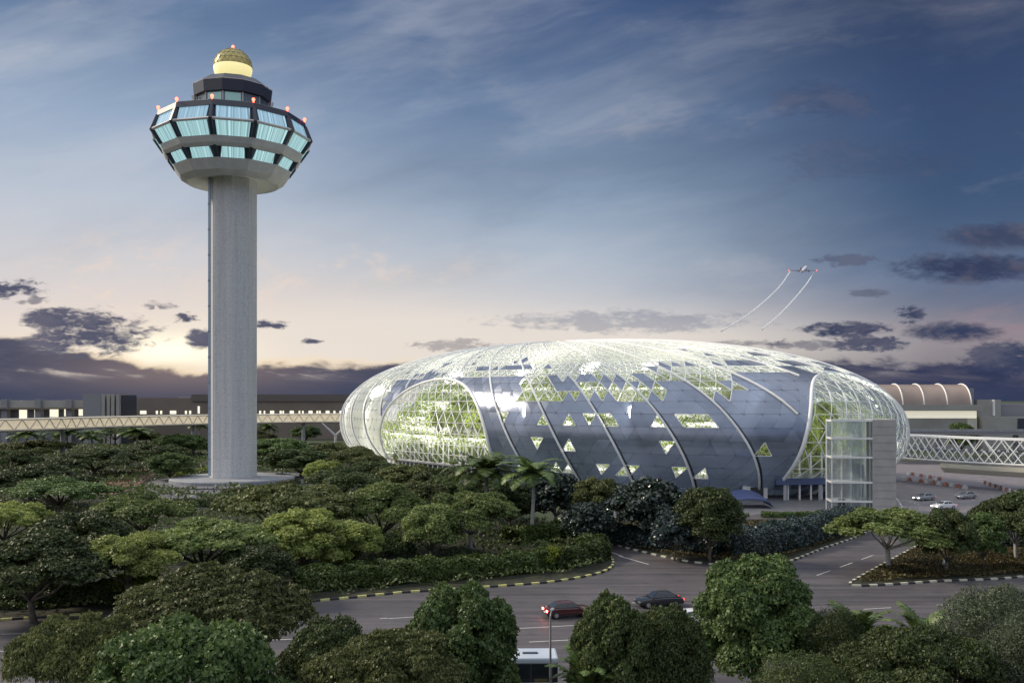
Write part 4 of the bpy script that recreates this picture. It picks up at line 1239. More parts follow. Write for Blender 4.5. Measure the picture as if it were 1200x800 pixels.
for c0, w, s0, hh in ARCH:
    th = np.linspace(0, 1, 60)
    tt = np.r_[th, th[::-1][1:]]; sg = np.r_[-np.ones(60), np.ones(59)]
    tt = 1 - (1 - tt) ** 1.6
    c = c0 + sg * w * np.sqrt(np.maximum(0, 1 - tt ** 2.3)); s = s0 + hh * tt
    MB().tube(shell(c, s, .05).tolist(), .42, 6).build('arch_frame', M['white_steel'], dome, smooth=True)
    cs = np.linspace(c0 - w, c0 + w, 40)
    MB().tube(shell(cs, cs * 0 + s0, .05).tolist(), .4, 6).build('arch_sill', M['concrete_dark'], dome)
groove = mat('rib_groove', (.06, .065, .075), .4, metal=.4)
for i in range(2, NU, 4):
    s = np.arange(0, NR * DH, DH / 2); c = i - .5 * s / DH
    run = [(a, b) for a, b in zip(c, s)]
    segs, cur = [], []
    for a, b in run:
        if in_arch(a, b, 1.2):
            if len(cur) > 1: segs.append(cur)
            cur = []
        else: cur.append((a, b))
    if len(cur) > 1: segs.append(cur)
    if len(segs) > 1: segs = [max(segs, key=len)]
    q = MB()
    for sg in segs:
        a = np.array(sg); q.k = 0
        q.tube(shell(a[:, 0], a[:, 1], .18).tolist(), .25, 6)
        lo_ = a[a[:, 1] < 8 * DH + .1]
        if len(lo_) > 1:
            q.k = 1; p0 = shell(lo_[:, 0] + .05, lo_[:, 1], .03).tolist(); wd_ = .20; p1 = shell(lo_[:, 0] + wd_, lo_[:, 1], .03).tolist(); n = len(p0)
            q.add(p0 + p1, [(k, n + k, n + k + 1, k + 1) for k in range(n - 1)])
    if segs: q.build('rib', [M['white_steel'], groove], dome)
# inside: garden terraces stepping up to a valley, lit from under the roof
TIER = [(.86, .2, 5.2), (.79, 5.2, 10.2), (.71, 10.2, 15.0), (.62, 15.0, 19.5), (.53, 19.5, 23.2)]
ell = lambda k, n=120: [tuple(shell(np.array([NU * q / n]), np.array([ZW + 3.0]))[0, :2] * k) for q in range(n)]
for k, z0, z1 in TIER:
    e = ell(k); MB().prism(e, z0, z1).build('terrace', M['white_paint'], dome)
    rg = np.random.default_rng(int(k * 100)); n = 15000; P = np.array(ell(1.0, 720)); i = rg.integers(0, 720, n)
    dens = .5 + .5 * np.sin(i * .13) * np.sin(i * .05 + k * 9); keep = rg.random(n) < .35 + .65 * dens
    i = i[keep]; n = len(i)
    kk = k + .010 - rg.random(n) * .06; hgt = rg.random(n) ** 1.4 * (3.4 * np.maximum(.25, np.sin(i * .37 + k * 20) * np.sin(i * .21) + .55))
    drop = np.where(rg.random(n) < .3, -rg.random(n) * 2.6, 0); kk = np.where(drop < 0, k + .012, kk)
    c = np.column_stack([P[i] * kk[:, None] + rg.normal(size=(n, 2)) * .15, z1 + hgt * np.where(drop < 0, 0, 1) + drop])
    nr = np.column_stack([P[i] / np.linalg.norm(P[i], axis=1)[:, None], np.full(n, .6)])
    leaf_mesh('terrace_planting', c, nr, .75, M['leaf_indoor'], rg, dome)
    q = MB(); e2_ = ell(k + .004)
    for a in range(len(e2_)):
        if a % 3 == 2: continue
        b = (a + 1) % len(e2_); q.tube([(*e2_[a], z1 - .5), (*e2_[b], z1 - .5)], .11, 4, False)
    q.build('light_strip', M['lamp_white'], dome)
MB().prism(ell(.93), -.05, .12).build('floor_slab', M['paving'], dome)
q = MB()
for c0, w, s0, hh in ARCH:
    for c in np.arange(c0 - w + .4, c0 + w, .72):
        x, y, z = shell(np.array([c]), np.array([9.0]))[0]; q.tube([(x * .965, y * .965, 0), (x * .965, y * .965, 9.5)], .2, 6)
q.build('columns', M['white_paint'], dome)['kind'] = 'stuff'
# foot: dark skirt under the panels
sk = MB(); cs = np.linspace(0, NU, 145)[:-1]; p0 = shell(cs, cs * 0 + .02, .06); p1 = shell(cs, cs * 0 + 1.0, .06); n = len(cs)
sk.add(p0.tolist() + p1.tolist(), [(k, (k + 1) % n, n + (k + 1) % n, n + k) for k in range(n)]); sk.build('base_skirt', M['concrete_dark'], dome)
def lamp_panel(name, loc, face, size, power, c=(1, .93, .74)):
    L = bpy.data.lights.new(name, 'AREA'); L.shape = 'RECTANGLE'; L.size, L.size_y = size; L.energy = power; L.color = c
    o = bpy.data.objects.new(name, L); col.objects.link(o); o.location = loc; o.rotation_euler = Vector(face).to_track_quat('-Z', 'Y').to_euler()


for k in range(18):                                       # garden lamps: behind the shell facing in, and on the top terraces facing the roof
    x, y, z = shell(np.array([NU * k / 18 + 2.0]), np.array([14.0]))[0]
    lamp_panel('garden_lamp', (CX + x * .955, CY + y * .955, 17.5), (-x, -y, -28), (7, 2.5), 4600)
    if k % 2: lamp_panel('roof_lamp', (CX + x * .64, CY + y * .64, 22.6), (x * .12, y * .12, 30), (8, 5), 1500)
lamp_panel('roof_lamp', (CX, CY, 25.5), (0, 0, 1), (26, 26), 1300)
# trees standing in the gardens behind the arches
for c, f, z, h, w in [(104, .90, .1, 8, 3), (106, .89, .1, 9, 3.2), (108.4, .90, .1, 7, 2.8), (110.6, .89, .1, 9, 3.2), (113, .9, .1, 8, 3), (115.2, .89, .1, 9, 3), (107, .80, 10.2, 7, 3), (110, .8, 10.2, 8, 3), (113, .8, 10.2, 7, 3), (109, .72, 15, 6, 3), (112, .72, 15, 6, 3),
                      (139.6, .84, 5.2, 9, 3.6), (141.4, .84, 5.2, 10, 3.8), (143.2, .83, 5.2, 10, 4), (145, .84, 5.2, 10, 3.8), (147, .84, 5.2, 9, 3.6), (148.6, .89, .1, 11, 3.6), (147.4, .76, 10.2, 9, 3.6), (141, .72, 15, 8, 3.6), (149, .8, 10.2, 9, 3.6),
                      (140.5, .90, .1, 9, 3), (142.4, .89, .1, 10, 3.2), (144.5, .9, .1, 9, 3), (146.6, .89, .1, 9, 3), (141.5, .80, 10.2, 8, 3), (144, .8, 10.2, 8, 3), (146, .8, 10.2, 8, 3), (143, .72, 15, 7, 3), (145.5, .72, 15, 6, 3)]:
    x, y, _ = shell(np.array([c]), np.array([14.0]))[0]
    lf = c < 125
    r = dup(PROTO['RM0']['root'] if int(c * 2) % 2 else PROTO['RM1']['root'], (CX + x * f, CY + y * f, z), c, w / 4.4, h / 9, {'crown': M['leaf_indoor'], 'trunk': M['bark_pale']},
            label=('lit garden tree inside the left arch of the glass dome' if lf else 'lit garden tree inside the right arch of the glass dome'), cat='indoor tree', group='garden trees inside the left arch' if lf else 'garden trees inside the right arch')
    r.name = 'indoor_tree'
# entrance canopy and doorway at the foot
x, y = G(872, 592)
mb = MB(); n = 14
for k in range(n + 1):
    t = -1 + 2 * k / n; zz = 2.4 * (1 - t * t) ** .5 + .5
    mb.v += [(t * 4.2, -3.0, zz * .62), (t * 4.2, 3.0, zz)]
mb.f += [(2 * k, 2 * k + 2, 2 * k + 3, 2 * k + 1) for k in range(n)]; mb.m += [0] * n
can = mb.build('entrance_canopy', mat('blue_canopy', (.09, .12, .27), .3, metal=.3), None, loc=(x, y - 2, 0)); tag(can, label='low curved blue canopy roof at the foot of the dome', cat='canopy')
so_ = can.modifiers.new('thick', 'SOLIDIFY'); so_.thickness = .15
mb = MB()
for sx in (-3.9, 3.9):
    for sy in (-2.6, 2.6): mb.tube([(sx, sy, 0), (sx, sy, 1.1)], .09, 6)
mb.build('post', M['steel'], can)
lob = empty('entrance_block', (*G(884, 584), 0), label='pale entrance box at the foot of a dome rib', cat='entrance block')
mb = MB(); mb.box((0, 1.2, 1.6), (5, 4, 3.2)); mb.build('wall', M['white_paint'], lob, bevel=.08)
mb = MB(); mb.box((.3, -.85, 1.25), (2.6, .12, 2.3)); mb.build('door', M['car_glass'], lob)
# podium under the right arch
pod = empty('podium', (CX, CY, 0), label='blue grey glazed podium under the right arch of the dome', cat='podium')
cs = np.linspace(138, 147, 30); a = shell(cs, cs * 0 + 5.2, 1.0)[:, :2]; b = shell(cs, cs * 0 + 5.2, -3.0)[:, :2]
MB().prism([tuple(p) for p in a] + [tuple(p) for p in b[::-1]], 3.1, 4.4).build('slab', mat('podium_blue', (.12, .16, .30), .25, metal=.4), pod)
mb = MB()
a3 = shell(cs, cs * 0 + 5.2, 1.05)
mb.add([(*p[:2], 4.4) for p in a3] + [(*p[:2], 5.6) for p in a3], [(k, k + 1, 31 + k, 30 + k) for k in range(29)]); mb.build('glass_rail', M['tower_glass'], pod)
for k in (2, 9, 16, 23): MB().tube([(*(a[k] * .995), 0), (*(a[k] * .995), 3.1)], .35, 10).build('column', M['concrete'], pod)

# ---------------------------------------------------------------- glass lift tower
ly = 168.0; lx = (1004 - 600) * ly / F
lift = empty('lift_tower', (lx, ly, 0), R_(-7), label='tall glass lift tower with white floor bands and a grey slab wall beside the dome', cat='lift tower')
LS = F / ly; lz = lambda py: H - (py - HY) / LS
top = lz(491)
MB().box((4.2, .4, top / 2), (4.0, 5.0, top)).build('slab_wall', mat('board_concrete', (.36, .345, .33), .7, noise=(.5, (.44, .42, .40))), lift, bevel=.05)
mb = MB()
for px_ in np.arange(1.2, top, 1.4): mb.box((4.2, -2.13, px_), (4.02, .02, .05))
mb.build('board_joint', M['concrete_dark'], lift)
MB().box((-1.3, .2, top / 2), (7.0, 4.4, top - .1)).build('glass_box', M['tower_glass'], lift)
for py_ in (492.5, 513, 535, 564, 586): MB().box((-1.3, .2, lz(py_)), (7.1, 4.55, .34)).build('floor_band', M['white_paint'], lift)
for x in (-4.7, -3.0, -1.4, .3, 1.8):
    MB().tube([(x, -1.9, 0), (x, -1.9, top)], .07, 5).build('mullion', M['white_steel'], lift)
MB().tube([(-4.8, 2.3, 0), (-4.8, 2.3, top)], .12, 5).build('mullion', M['white_steel'], lift)
MB().box((-.3, .6, top / 2), (2.2, 2.4, top - .6)).build('lift_shaft', M['tower_glass'], lift)
MB().box((.2, .6, 7.2), (1.9, 2.0, 2.3)).build('lift_car', M['concrete'], lift)
MB().box((-3.0, -1.6, 1.2), (1.2, .3, 2.4)).build('door', M['cab_dark'], lift)

# ---------------------------------------------------------------- lattice link bridges
def swept(path, prof, n_=None):
    """sweep a closed profile (across, z) along a ground path"""
    mb = MB(); P = [Vector(p) for p in path]; vs = []; m = len(prof)
    for i, p in enumerate(P):
        t = (P[min(i + 1, len(P) - 1)] - P[max(i - 1, 0)]).normalized(); nn = Vector((-t.y, t.x))
        vs += [(p.x + nn.x * a, p.y + nn.y * a, z) for a, z in prof]
    fs = [(i * m + k, i * m + (k + 1) % m, (i + 1) * m + (k + 1) % m, (i + 1) * m + k) for i in range(len(P) - 1) for k in range(m)]
    return mb.add(vs, fs)


def link_bridge(name, path, z0, z1, wid, bay, r, label, steel, deck, soffit=None, nl=2):
    root = empty(name, (0, 0, 0), label=label, cat='bridge')
    P = resample(path, bay / 2); n = len(P)
    def pt(i, side, z):
        a = Vector(P[max(i - 1, 0)]); b = Vector(P[min(i + 1, n - 1)]); t = (b - a).normalized(); nn = Vector((-t.y, t.x))
        return (P[i][0] + nn.x * side * wid / 2, P[i][1] + nn.y * side * wid / 2, z)
    for sd in (-1, 1):
        mb = MB(); hz = (z1 - z0) / nl
        for l in range(nl):
            for i in range(n - 1):
                a, b = (z0 + hz * l, z0 + hz * (l + 1)) if (i + l) % 2 else (z0 + hz * (l + 1), z0 + hz * l)
                mb.tube([pt(i, sd, a), pt(i + 1, sd, b)], r, 5, False)
                if nl > 1: mb.tube([pt(i, sd, b), pt(i + 1, sd, a)], r * .8, 5, False) if l == 0 else None
        for z in (z0, z1): mb.tube([pt(i, sd, z) for i in range(n)], r * 1.5, 5)
        mb.build('lattice_side', steel, root)
    mb = MB()
    for i in range(n - 1): mb.tube([pt(i, -1, z1), pt(i + 1, 1, z1)], r * .8, 4, False); mb.tube([pt(i, 1, z1), pt(i + 1, -1, z1)], r * .8, 4, False)
    mb.build('roof_lattice', steel, root)
    swept(P, [(-wid / 2, z0 - .5), (wid / 2, z0 - .5), (wid / 2, z0), (-wid / 2, z0)]).build('deck', deck, root)
    if soffit: swept(P[soffit[0]:soffit[1]], soffit[2]).build('soffit', M['cream'], root, smooth=False)
    return root


pr = [(CX + 78, 236), (101, 219), (108, 208), (118, 196), (131, 180), (144, 160)]
sof = [(-3.6, 5.4), (-3.4, 4.4), (-2.2, 3.2), (2.2, 3.2), (3.4, 4.4), (3.6, 5.4)]
br = link_bridge('link_bridge', spline(pr), 6.0, 11.3, 6.4, 4.0, .135, 'white lattice link bridge with cream hull shaped underside at the right', M['white_steel'], M['concrete_dark'], (10, 60, sof))
swept(resample(spline(pr), 2.2), [(-2.6, 8.2), (2.6, 8.2), (2.6, 8.3), (-2.6, 8.3)]).build('ceiling_panel', M['cab_dark'], br)
mb = MB()
for x, y in ((112, 203), (121, 192), (134, 176)): MB().tube([(x, y, 0), (x, y, 3.3)], .55, 10).build('pier', M['concrete'], br)
pl = [G(-60, 10 + HY)[0:0] or (-175, 235), (-141, 262), (-128, 300), (-105, 340), (-75, 362), (-50, 364), (-28, 352)]
bl = link_bridge('link_bridge', spline(pl), 11.5, 14.4, 6, 4.2, .18, 'long curved cream lattice link bridge behind the control tower', mat('cream_steel', (.72, .66, .54), .5), M['terminal_brown'], None, nl=1)
swept(resample(spline(pl), 3), [(-2.7, 11.6), (2.7, 11.6), (2.7, 14.2), (-2.7, 14.2)]).build('lit_enclosure', mat('lit_cream_panel', (.5, .44, .34), .5, noise=(.6, (.62, .55, .42)), emit=(1, .85, .6), estr=.38), bl)
fx, fyy = (387 - 600) * 340 / F, 350
mb = MB(); mb.tube([(fx, fyy, 0), (fx, fyy, 7)], .5, 8); mb.tube([(fx, fyy, 6.6), (fx - 5, fyy, 11.2)], [.45, .3], 8); mb.tube([(fx, fyy, 6.6), (fx + 5, fyy, 11.2)], [.45, .3], 8)
mb.build('forked_column', M['concrete'], bl)
for x, y in ((-134, 280), (-112, 330), (-80, 360)): MB().tube([(x, y, 0), (x, y, 11.2)], .7, 8).build('column', M['concrete_dark'], bl)

# ---------------------------------------------------------------- terminal buildings
ty = 430.0; bs = F / ty
wx = lambda px: (px - 600) / bs
wz = lambda py: H - (py - HY) / bs
tb = empty('terminal_building', (0, ty, 0), label='low grey terminal with lit square windows at the far left', cat='terminal')
mb = MB(); mb.box(((wx(-160) + wx(112)) / 2, 12, wz(482) / 2 + wz(492) * 0), (wx(112) - wx(-160), 20, wz(478))); mb.build('wall', M['terminal_grey'], tb)
mb = MB(); mb.box(((wx(-160) + wx(116)) / 2, 11, (wz(469) + wz(477)) / 2), (wx(116) - wx(-160), 25, wz(469) - wz(477))); mb.build('roof_beam', M['terminal'], tb)
mb = MB(); mb.box(((wx(-160) + wx(113)) / 2, -2.5, (wz(477.5) + wz(479)) / 2), (wx(113) - wx(-160), 4, .7)); mb.build('fascia', M['terminal_brown'], tb)
for px_ in (-60, -28, 9, 48, 84, 115): MB().box((wx(px_), -1.5, wz(470) / 2), (2.6, 3, wz(470) + 2)).build('pillar', M['terminal_grey'], tb)
for a, b, t, u in [(-50, -44, 480.5, 489.5), (-20, -12, 480.5, 489.5), (0, 2.4, 481, 490), (20, 29, 480, 490), (38, 42.5, 480, 489), (56, 66, 479.5, 488.5), (73, 77, 479, 487.5), (79, 82.5, 479, 487.5), (90, 97, 478.5, 487), (105, 109, 478.5, 486.5)]:
    MB().box(((wx(a) + wx(b)) / 2, 1.96, (wz(t) + wz(u)) / 2), (wx(b) - wx(a), .3, wz(t) - wz(u))).build('window', M['win_warm'], tb)
cb = empty('core_block', (wx(132), ty - 4, 0), label='grey block with dark vertical slots at the end of the left terminal', cat='building')
mb = MB(); mb.box((-3.6, 0, wz(461) / 2), (wx(132) - wx(111), 18, wz(461))); mb.build('wall', M['terminal_grey'], cb)
mb = MB()
for k in range(4): mb.box((1.5 + k * 2.1, -.5 + .4 * (k % 2), (wz(461.5) - .3 * (k % 2)) / 2), (1.4, 18, wz(461.5) - .3 * (k % 2)))
mb.build('pier', M['terminal'], cb)
MB().box((4.8, 1, wz(463) / 2), (8.4, 16, wz(463))).build('slot', M['cab_dark'], cb)
fb = empty('far_terminal', (0, 470, 0), label='long dark brown terminal with a row of small lit windows behind the control tower', cat='terminal')
b2 = F / 470; fx_ = lambda px: (px - 600) / b2; fz = lambda py: H - (py - HY) / b2
mb = MB(); mb.box(((fx_(152) + fx_(430)) / 2, 12, fz(466) / 2), (fx_(430) - fx_(152), 24, fz(466))); mb.build('wall', M['terminal_brown'], fb)
mb = MB(); mb.box(((fx_(225) + fx_(430)) / 2, 12.5, (fz(462) + fz(470)) / 2), (fx_(430) - fx_(225), 26.5, fz(462) - fz(470))); mb.build('roof_beam', mat('roof_brown', (.13, .11, .10), .7), fb)
MB().box(((fx_(208) + fx_(221)) / 2, 6, (fz(475) + fz(465)) / 2), (fx_(221) - fx_(208), 9, fz(465) - fz(475))).build('roof_hut', M['terminal'], fb)
MB().box(((fx_(226) + fx_(229)) / 2, 6, (fz(475) + fz(467)) / 2), (1.6, 5, fz(467) - fz(475))).build('vent_stack', M['terminal'], fb)
for px_, w in [(168, 7), (184, 2), (189, 2), (203, 7), (218, 2), (223, 2), (233, 2), (305, 2), (310, 1.5), (319, 4.5), (329, 2), (332, 1.5), (342, 4.5), (351, 1.6), (355, 1.6), (364, 4.5), (372, 2), (375, 1.6), (384, 4.2), (392, 2), (400, 4)]:
    MB().box((fx_(px_), -.12, fz(483 if px_ != 233 else 480)), (w * .43, .5, 1.6 if px_ != 233 else 3.6)).build('window', M['win_warm'], fb)
rt = empty('vaulted_terminal', (0, 370, 0), label='terminal with a bronze barrel vault roof and white hoops at the right', cat='terminal')
b3 = F / 370; rx = lambda px: (px - 600) / b3; rzz = lambda py: H - (py - HY) / b3
xa, xb = rx(1015), rx(1137); vz = rzz(474); vr = rzz(450) - vz
mb = MB(); n = 18
for k in range(n + 1):
    a = math.pi * k / n; yy, zz = 7 - 8.5 * math.cos(a), vz + vr * math.sin(a)
    mb.v += [(xa, yy, zz), (xb, yy, zz)]
mb.f += [(2 * k, 2 * k + 1, 2 * k + 3, 2 * k + 2) for k in range(n)]; mb.m += [0] * n
mb.build('vault', M['vault'], rt, smooth=True)
for px_ in (1032, 1056, 1081, 1108, 1136):
    MB().tube([(rx(px_), 7 - 8.7 * math.cos(math.pi * k / n), vz + (vr + .2) * math.sin(math.pi * k / n)) for k in range(n + 1)], .27, 6).build('hoop', M['white_paint'], rt)
mb = MB(); mb.box((rx(1140) - .2, 7, vz + vr * .36), (2.2, 12, vr * .9)); mb.build('end_wall', M['terminal_grey'], rt)
mb = MB(); mb.box(((xa + rx(1147)) / 2, 8, (vz + rzz(481)) / 2), (rx(1147) - xa, 22, vz - rzz(481))); mb.build('eaves_beam', M['terminal'], rt)
mb = MB(); mb.box(((xa + rx(1144)) / 2, 9, rzz(482) / 2), (rx(1144) - xa, 18, rzz(482))); mb.build('wall', M['terminal'], rt)
mb = MB(); mb.box(((rx(1040) + rx(1144)) / 2, -.1, (rzz(481) + rzz(490)) / 2), (rx(1144) - rx(1040), .5, rzz(481.5) - rzz(490))); mb.build('lit_band', mat('lit_band', (.7, .68, .58), .5, noise=(.3, (.8, .78, .66)), emit=(1, .93, .74), estr=.55), rt)
mb = MB(); mb.box(((rx(1133) + rx(1144)) / 2, -.3, (rzz(490) + rzz(503)) / 2), (rx(1144) - rx(1133), .9, rzz(490) - rzz(503))); mb.build('end_pillar', M['cream'], rt)
rb = empty('service_block', (0, 372, 0), label='stepped grey service block right of the vaulted terminal', cat='building')
mb = MB(); mb.box(((rx(1148) + rx(1176)) / 2, 8, rzz(468) / 2), (rx(1176) - rx(1148), 16, rzz(468))); mb.build('tower', M['terminal'], rb)
mb = MB(); mb.box(((rx(1176.5) + rx(1330)) / 2, 12, rzz(473) / 2), (rx(1330) - rx(1176.5), 18, rzz(473))); mb.build('wing', M['terminal_grey'], rb)
mb = MB(); mb.box(((rx(1147) + rx(1330)) / 2, -2, rzz(488) / 2), (rx(1330) - rx(1147), 6, rzz(488))); mb.build('low_wing', M['terminal'], rb)
MB().box((rx(1167), -.4, (rzz(468) + rzz(487)) / 2), (.7, .7, rzz(468) - rzz(487))).build('downpipe', M['white_paint'], rb)
MB().box((rx(1195), -5.1, rzz(496)), (5, .3, 4)).build('window', M['cab_dark'], rb)
dk = empty('elevated_road', (0, 300, 0), label='grey elevated road deck passing behind the right hand bridge', cat='elevated road')
b4 = F / 300; MB().box(((1000 + 1400) / 2 / b4 - 600 / b4, 0, H - (506 - HY) / b4), (400 / b4, 12, 1.4)).build('deck', M['terminal_grey'], dk)
MB().box(((1000 + 1400) / 2 / b4 - 600 / b4, -6.1, H - (503.5 - HY) / b4), (400 / b4, .3, .9)).build('parapet', M['concrete_dark'], dk)
for px_ in (1100, 1190, 1280): MB().tube([((px_ - 600) / b4, 0, 0), ((px_ - 600) / b4, 0, 9)], .8, 8).build('pier', M['concrete_dark'], dk)
place('RM0', 1126, 496, 32, 9, 'leaf_mid', 'small green tree in front of the vaulted terminal at right', group='lone far tree', Y=330)

# ---------------------------------------------------------------- vehicles
def car_proto(paint):
    root = empty('parked_car')
    prof = [(-2.25, .32), (-2.28, .62), (-2.2, .84), (-1.75, .92), (-1.0, .95), (.9, .92), (1.75, .82), (2.2, .68), (2.28, .48), (2.22, .3)]
    bm = MB(); n = len(prof)
    ys = [(-.9, .86), (-.82, 1.0), (.82, 1.0), (.9, .86)]
    vs = []
    for y, s in ys:
        for x, z in prof: vs.append((x * (.985 if s < 1 else 1), y, .3 + (z - .3) * s + (0 if s == 1 else .02)))
    fs = [(j * n + k, j * n + k + 1, (j + 1) * n + k + 1, (j + 1) * n + k) for j in range(3) for k in range(n - 1)]
    fs += [(j * n + n - 1, j * n, (j + 1) * n, (j + 1) * n + n - 1) for j in range(3)] + [tuple(range(n))[::-1], tuple(3 * n + k for k in range(n))]
    bm.add(vs, fs); body = bm.build('body', paint, root, bevel=.05, smooth=True)
    q = MB(); a = [(-1.75, .93), (-1.1, 1.38), (.25, 1.42), (1.05, .93)]      # cabin
    vs = [(x, s * (.78 if z < 1 else .58), z) for s in (-1, 1) for x, z in a]
    q.add(vs, [(0, 1, 2, 3), (7, 6, 5, 4), (0, 4, 5, 1), (1, 5, 6, 2), (2, 6, 7, 3), (3, 7, 4, 0)]); q.build('cabin', paint, root, bevel=.05, smooth=True)
    def pane(pts): MB().add(pts, [tuple(range(len(pts)))]).build('window', M['car_glass'], root)
    e = .012
    pane([(.34, -.54, 1.395 + e), (.34, .54, 1.395 + e), (1.0, .70, .975 + e), (1.0, -.70, .975 + e)])
    pane([(-1.17, -.54, 1.345 + e), (-1.17, .54, 1.345 + e), (-1.68, .7, .99 + e), (-1.68, -.7, .99 + e)])
    for s in (-1, 1):
        Y = lambda z: s * (.78 - .2 * (z - .93) / .47 + .015)
        pane([(-1.5, Y(.99), .99), (-1.02, Y(1.32), 1.32), (-.42, Y(1.34), 1.34), (-.42, Y(.99), .99)])
        pane([(-.34, Y(.99), .99), (-.34, Y(1.34), 1.34), (.2, Y(1.35), 1.35), (.82, Y(.99), .99)])
        for x in (-1.4, 1.38):
            w = MB(); w.lathe([(.16, -.1), (.31, -.1), (.33, -.06), (.33, .06), (.31, .1), (.16, .1)], 18); o = w.build('wheel', M['tyre'], root, smooth=True)
            o.location = (x, s * .82, .33); o.rotation_euler = (R_(90), 0, 0)
            MB().lathe([(0, -.105), (.2, -.105), (.2, .105), (0, .105)], 12).build('rim', M['rim'], o)
        MB().box((-2.235, s * .66, .72), (.12, .36, .16)).build('tail_light', M['red_light_dim'], root, bevel=.02)
        MB().box((2.2, s * .62, .60), (.12, .34, .13)).build('headlight', M['rim'], root, bevel=.02)
        MB().box((.82, s * .95, .98), (.14, .16, .1)).build('wing_mirror', paint, root, bevel=.02)
    MB().box((-2.28, 0, .55), (.03, .5, .12)).build('number_plate', M['white_paint'], root)
    return root


c0 = car_proto(M['car_maroon']); x, y = G(666, 722); c0.location = (x, y, .02); c0.rotation_euler = (0, 0, R_(14)); c0.name = 'car'
tag(c0, label='maroon saloon car with glowing brake lights on the main road', cat='car', group='cars on the roads')
for ch in c0.children:
    if ch.name.startswith('tail_light'): ch.data.materials[0] = mat('brake_light', (.6, .02, .02), .3, emit=(1, .12, .08), estr=26)


def car(px, py, rz, paint, label, lit=None):
    x, y = G(px, py); r = dup(c0, (x, y, .024), R_(rz), label=label, cat='car', group='cars on the roads'); r.name = 'car'
    for ch in r.children:
        b = ch.name.split('.')[0]
        if b in ('body', 'cabin', 'wing_mirror'): ch.material_slots[0].link = 'OBJECT'; ch.material_slots[0].material = paint
        if b == 'tail_light': ch.material_slots[0].link = 'OBJECT'; ch.material_slots[0].material = M['red_light_dim']
        if b == 'headlight' and lit: ch.material_slots[0].link = 'OBJECT'; ch.material_slots[0].material = M['lamp_head']
    return r


car(772, 710, 192, M['car_black'], 'black saloon car on the main road right of the maroon one')
car(816, 732, 12, M['car_white'], 'white car half hidden between two round trees at the near roadside')
car(1083, 586, 205, M['car_silver'], 'silver car with bright headlights on the right plaza', True)
car(1106, 596, 200, M['car_white'], 'white car with bright headlights on the plaza nearest the trees', True)
car(1132, 584, 205, M['car_silver'], 'silver car without lit headlights behind the others on the plaza')
bus = empty('bus', (-3.0, 62.2, .02), R_(1.5), label='white roofed bus half hidden behind the near trees', cat='bus')
mb = MB(); mb.box((0, 0, .95), (12, 2.5, 1.3)); mb.box((0, 0, 2.98), (12, 2.5, .42)); mb.build('body', M['bus_white'], bus, bevel=.12)
mb = MB(); mb.box((0, 0, 2.18), (11.9, 2.42, 1.2)); mb.build('window_band', M['car_glass'], bus)
mb = MB()
for k in range(9): mb.box((-5.6 + k * 1.4, 0, 2.18), (.12, 2.46, 1.2))
mb.build('pillar', M['cab_dark'], bus)
MB().box((4.2, -.1, 3.22), (1.0, .32, .06)).build('roof_hatch', M['cab_dark'], bus); MB().box((-1, 0, 3.28), (3.2, 1.7, .2)).build('air_conditioner', M['bus_white'], bus, bevel=.06)
for x in (-3.6, 3.5):
    for s in (-1, 1):
        w = MB(); w.lathe([(.25, -.14), (.46, -.14), (.5, -.08), (.5, .08), (.46, .14), (.25, .14)], 20); o = w.build('wheel', M['tyre'], bus, smooth=True); o.location = (x, s * 1.13, .5); o.rotation_euler = (R_(90), 0, 0)
        MB().lathe([(0, -.12), (.26, -.12), (.26, .12), (0, .12)], 12).build('rim', M['rim'], o)

# ---------------------------------------------------------------- street furniture
def lamp(px, ytop, h, label, yaw=0, Y=None):
    y = Y or (H - h) * F / (ytop - HY); r = empty('street_lamp', ((px - 600) * y / F, y, .05), yaw, label=label, cat='street lamp', group='street lamps')
    MB().tube([(0, 0, 0), (0, 0, .8), (0, 0, h)], [.11, .09, .06], 8).build('post', M['steel'], r)
    MB().tube([(0, 0, h - .1), (.1, 0, h + .12), (.75, 0, h + .2)], .04, 6).build('arm', M['steel'], r)
    MB().box((.95, 0, h + .2), (.6, .22, .1)).build('lamp_head', M['concrete_dark'], r, bevel=.03)
    return r


lamp(645, 722, 6.0, 'slender grey street lamp post beside the bus', R_(80))
fn = empty('plaza_barrier', (0, 0, 0), label='line of red and grey road barriers on the right plaza', cat='barrier')
bar = [((1062, 556), (1104, 563)), ((1056, 562), (1135, 573)), ((1150, 566), (1192, 580))]
for a, b in bar:
    a, b = Vector(G(*a)), Vector(G(*b)); L = (b - a).length; n = int(L / 2.2)
    for k in range(n):
        p = a.lerp(b, (k + .5) / n); o = MB().box((p.x, p.y, .45), (1.5, .45, .9), math.atan2((b - a).y, (b - a).x), .6).build('barrier_block', mat('barrier_red', (.25, .1, .08), .6) if k % 2 else M['concrete'], fn)
rl = empty('railing', (*G(1062, 598), 0), label='short grey railing beside the slab wall of the lift tower', cat='railing')
mb = MB()
for k in range(6): mb.tube([(-2.4 + k * .9, 0, 0), (-2.4 + k * .9, 0, 1.7)], .05, 5)
for z in (.4, .9, 1.4, 1.7): mb.tube([(-2.4, 0, z), (2.1, 0, z)], .04, 5)
mb.build('rail', M['steel'], rl)
x, y = G(1154, 670)
bo = MB(); bo.lathe([(.14, 0), (.14, .8), (.12, .95), (.02, 1.0)], 12, 0, (0, 0, 0), capb=True, capt=True)
tag(bo.build('bollard', M['white_paint'], None, smooth=True, loc=(*G(1106, 667), .15)), label='short white bollard on the right hand island', cat='bollard')

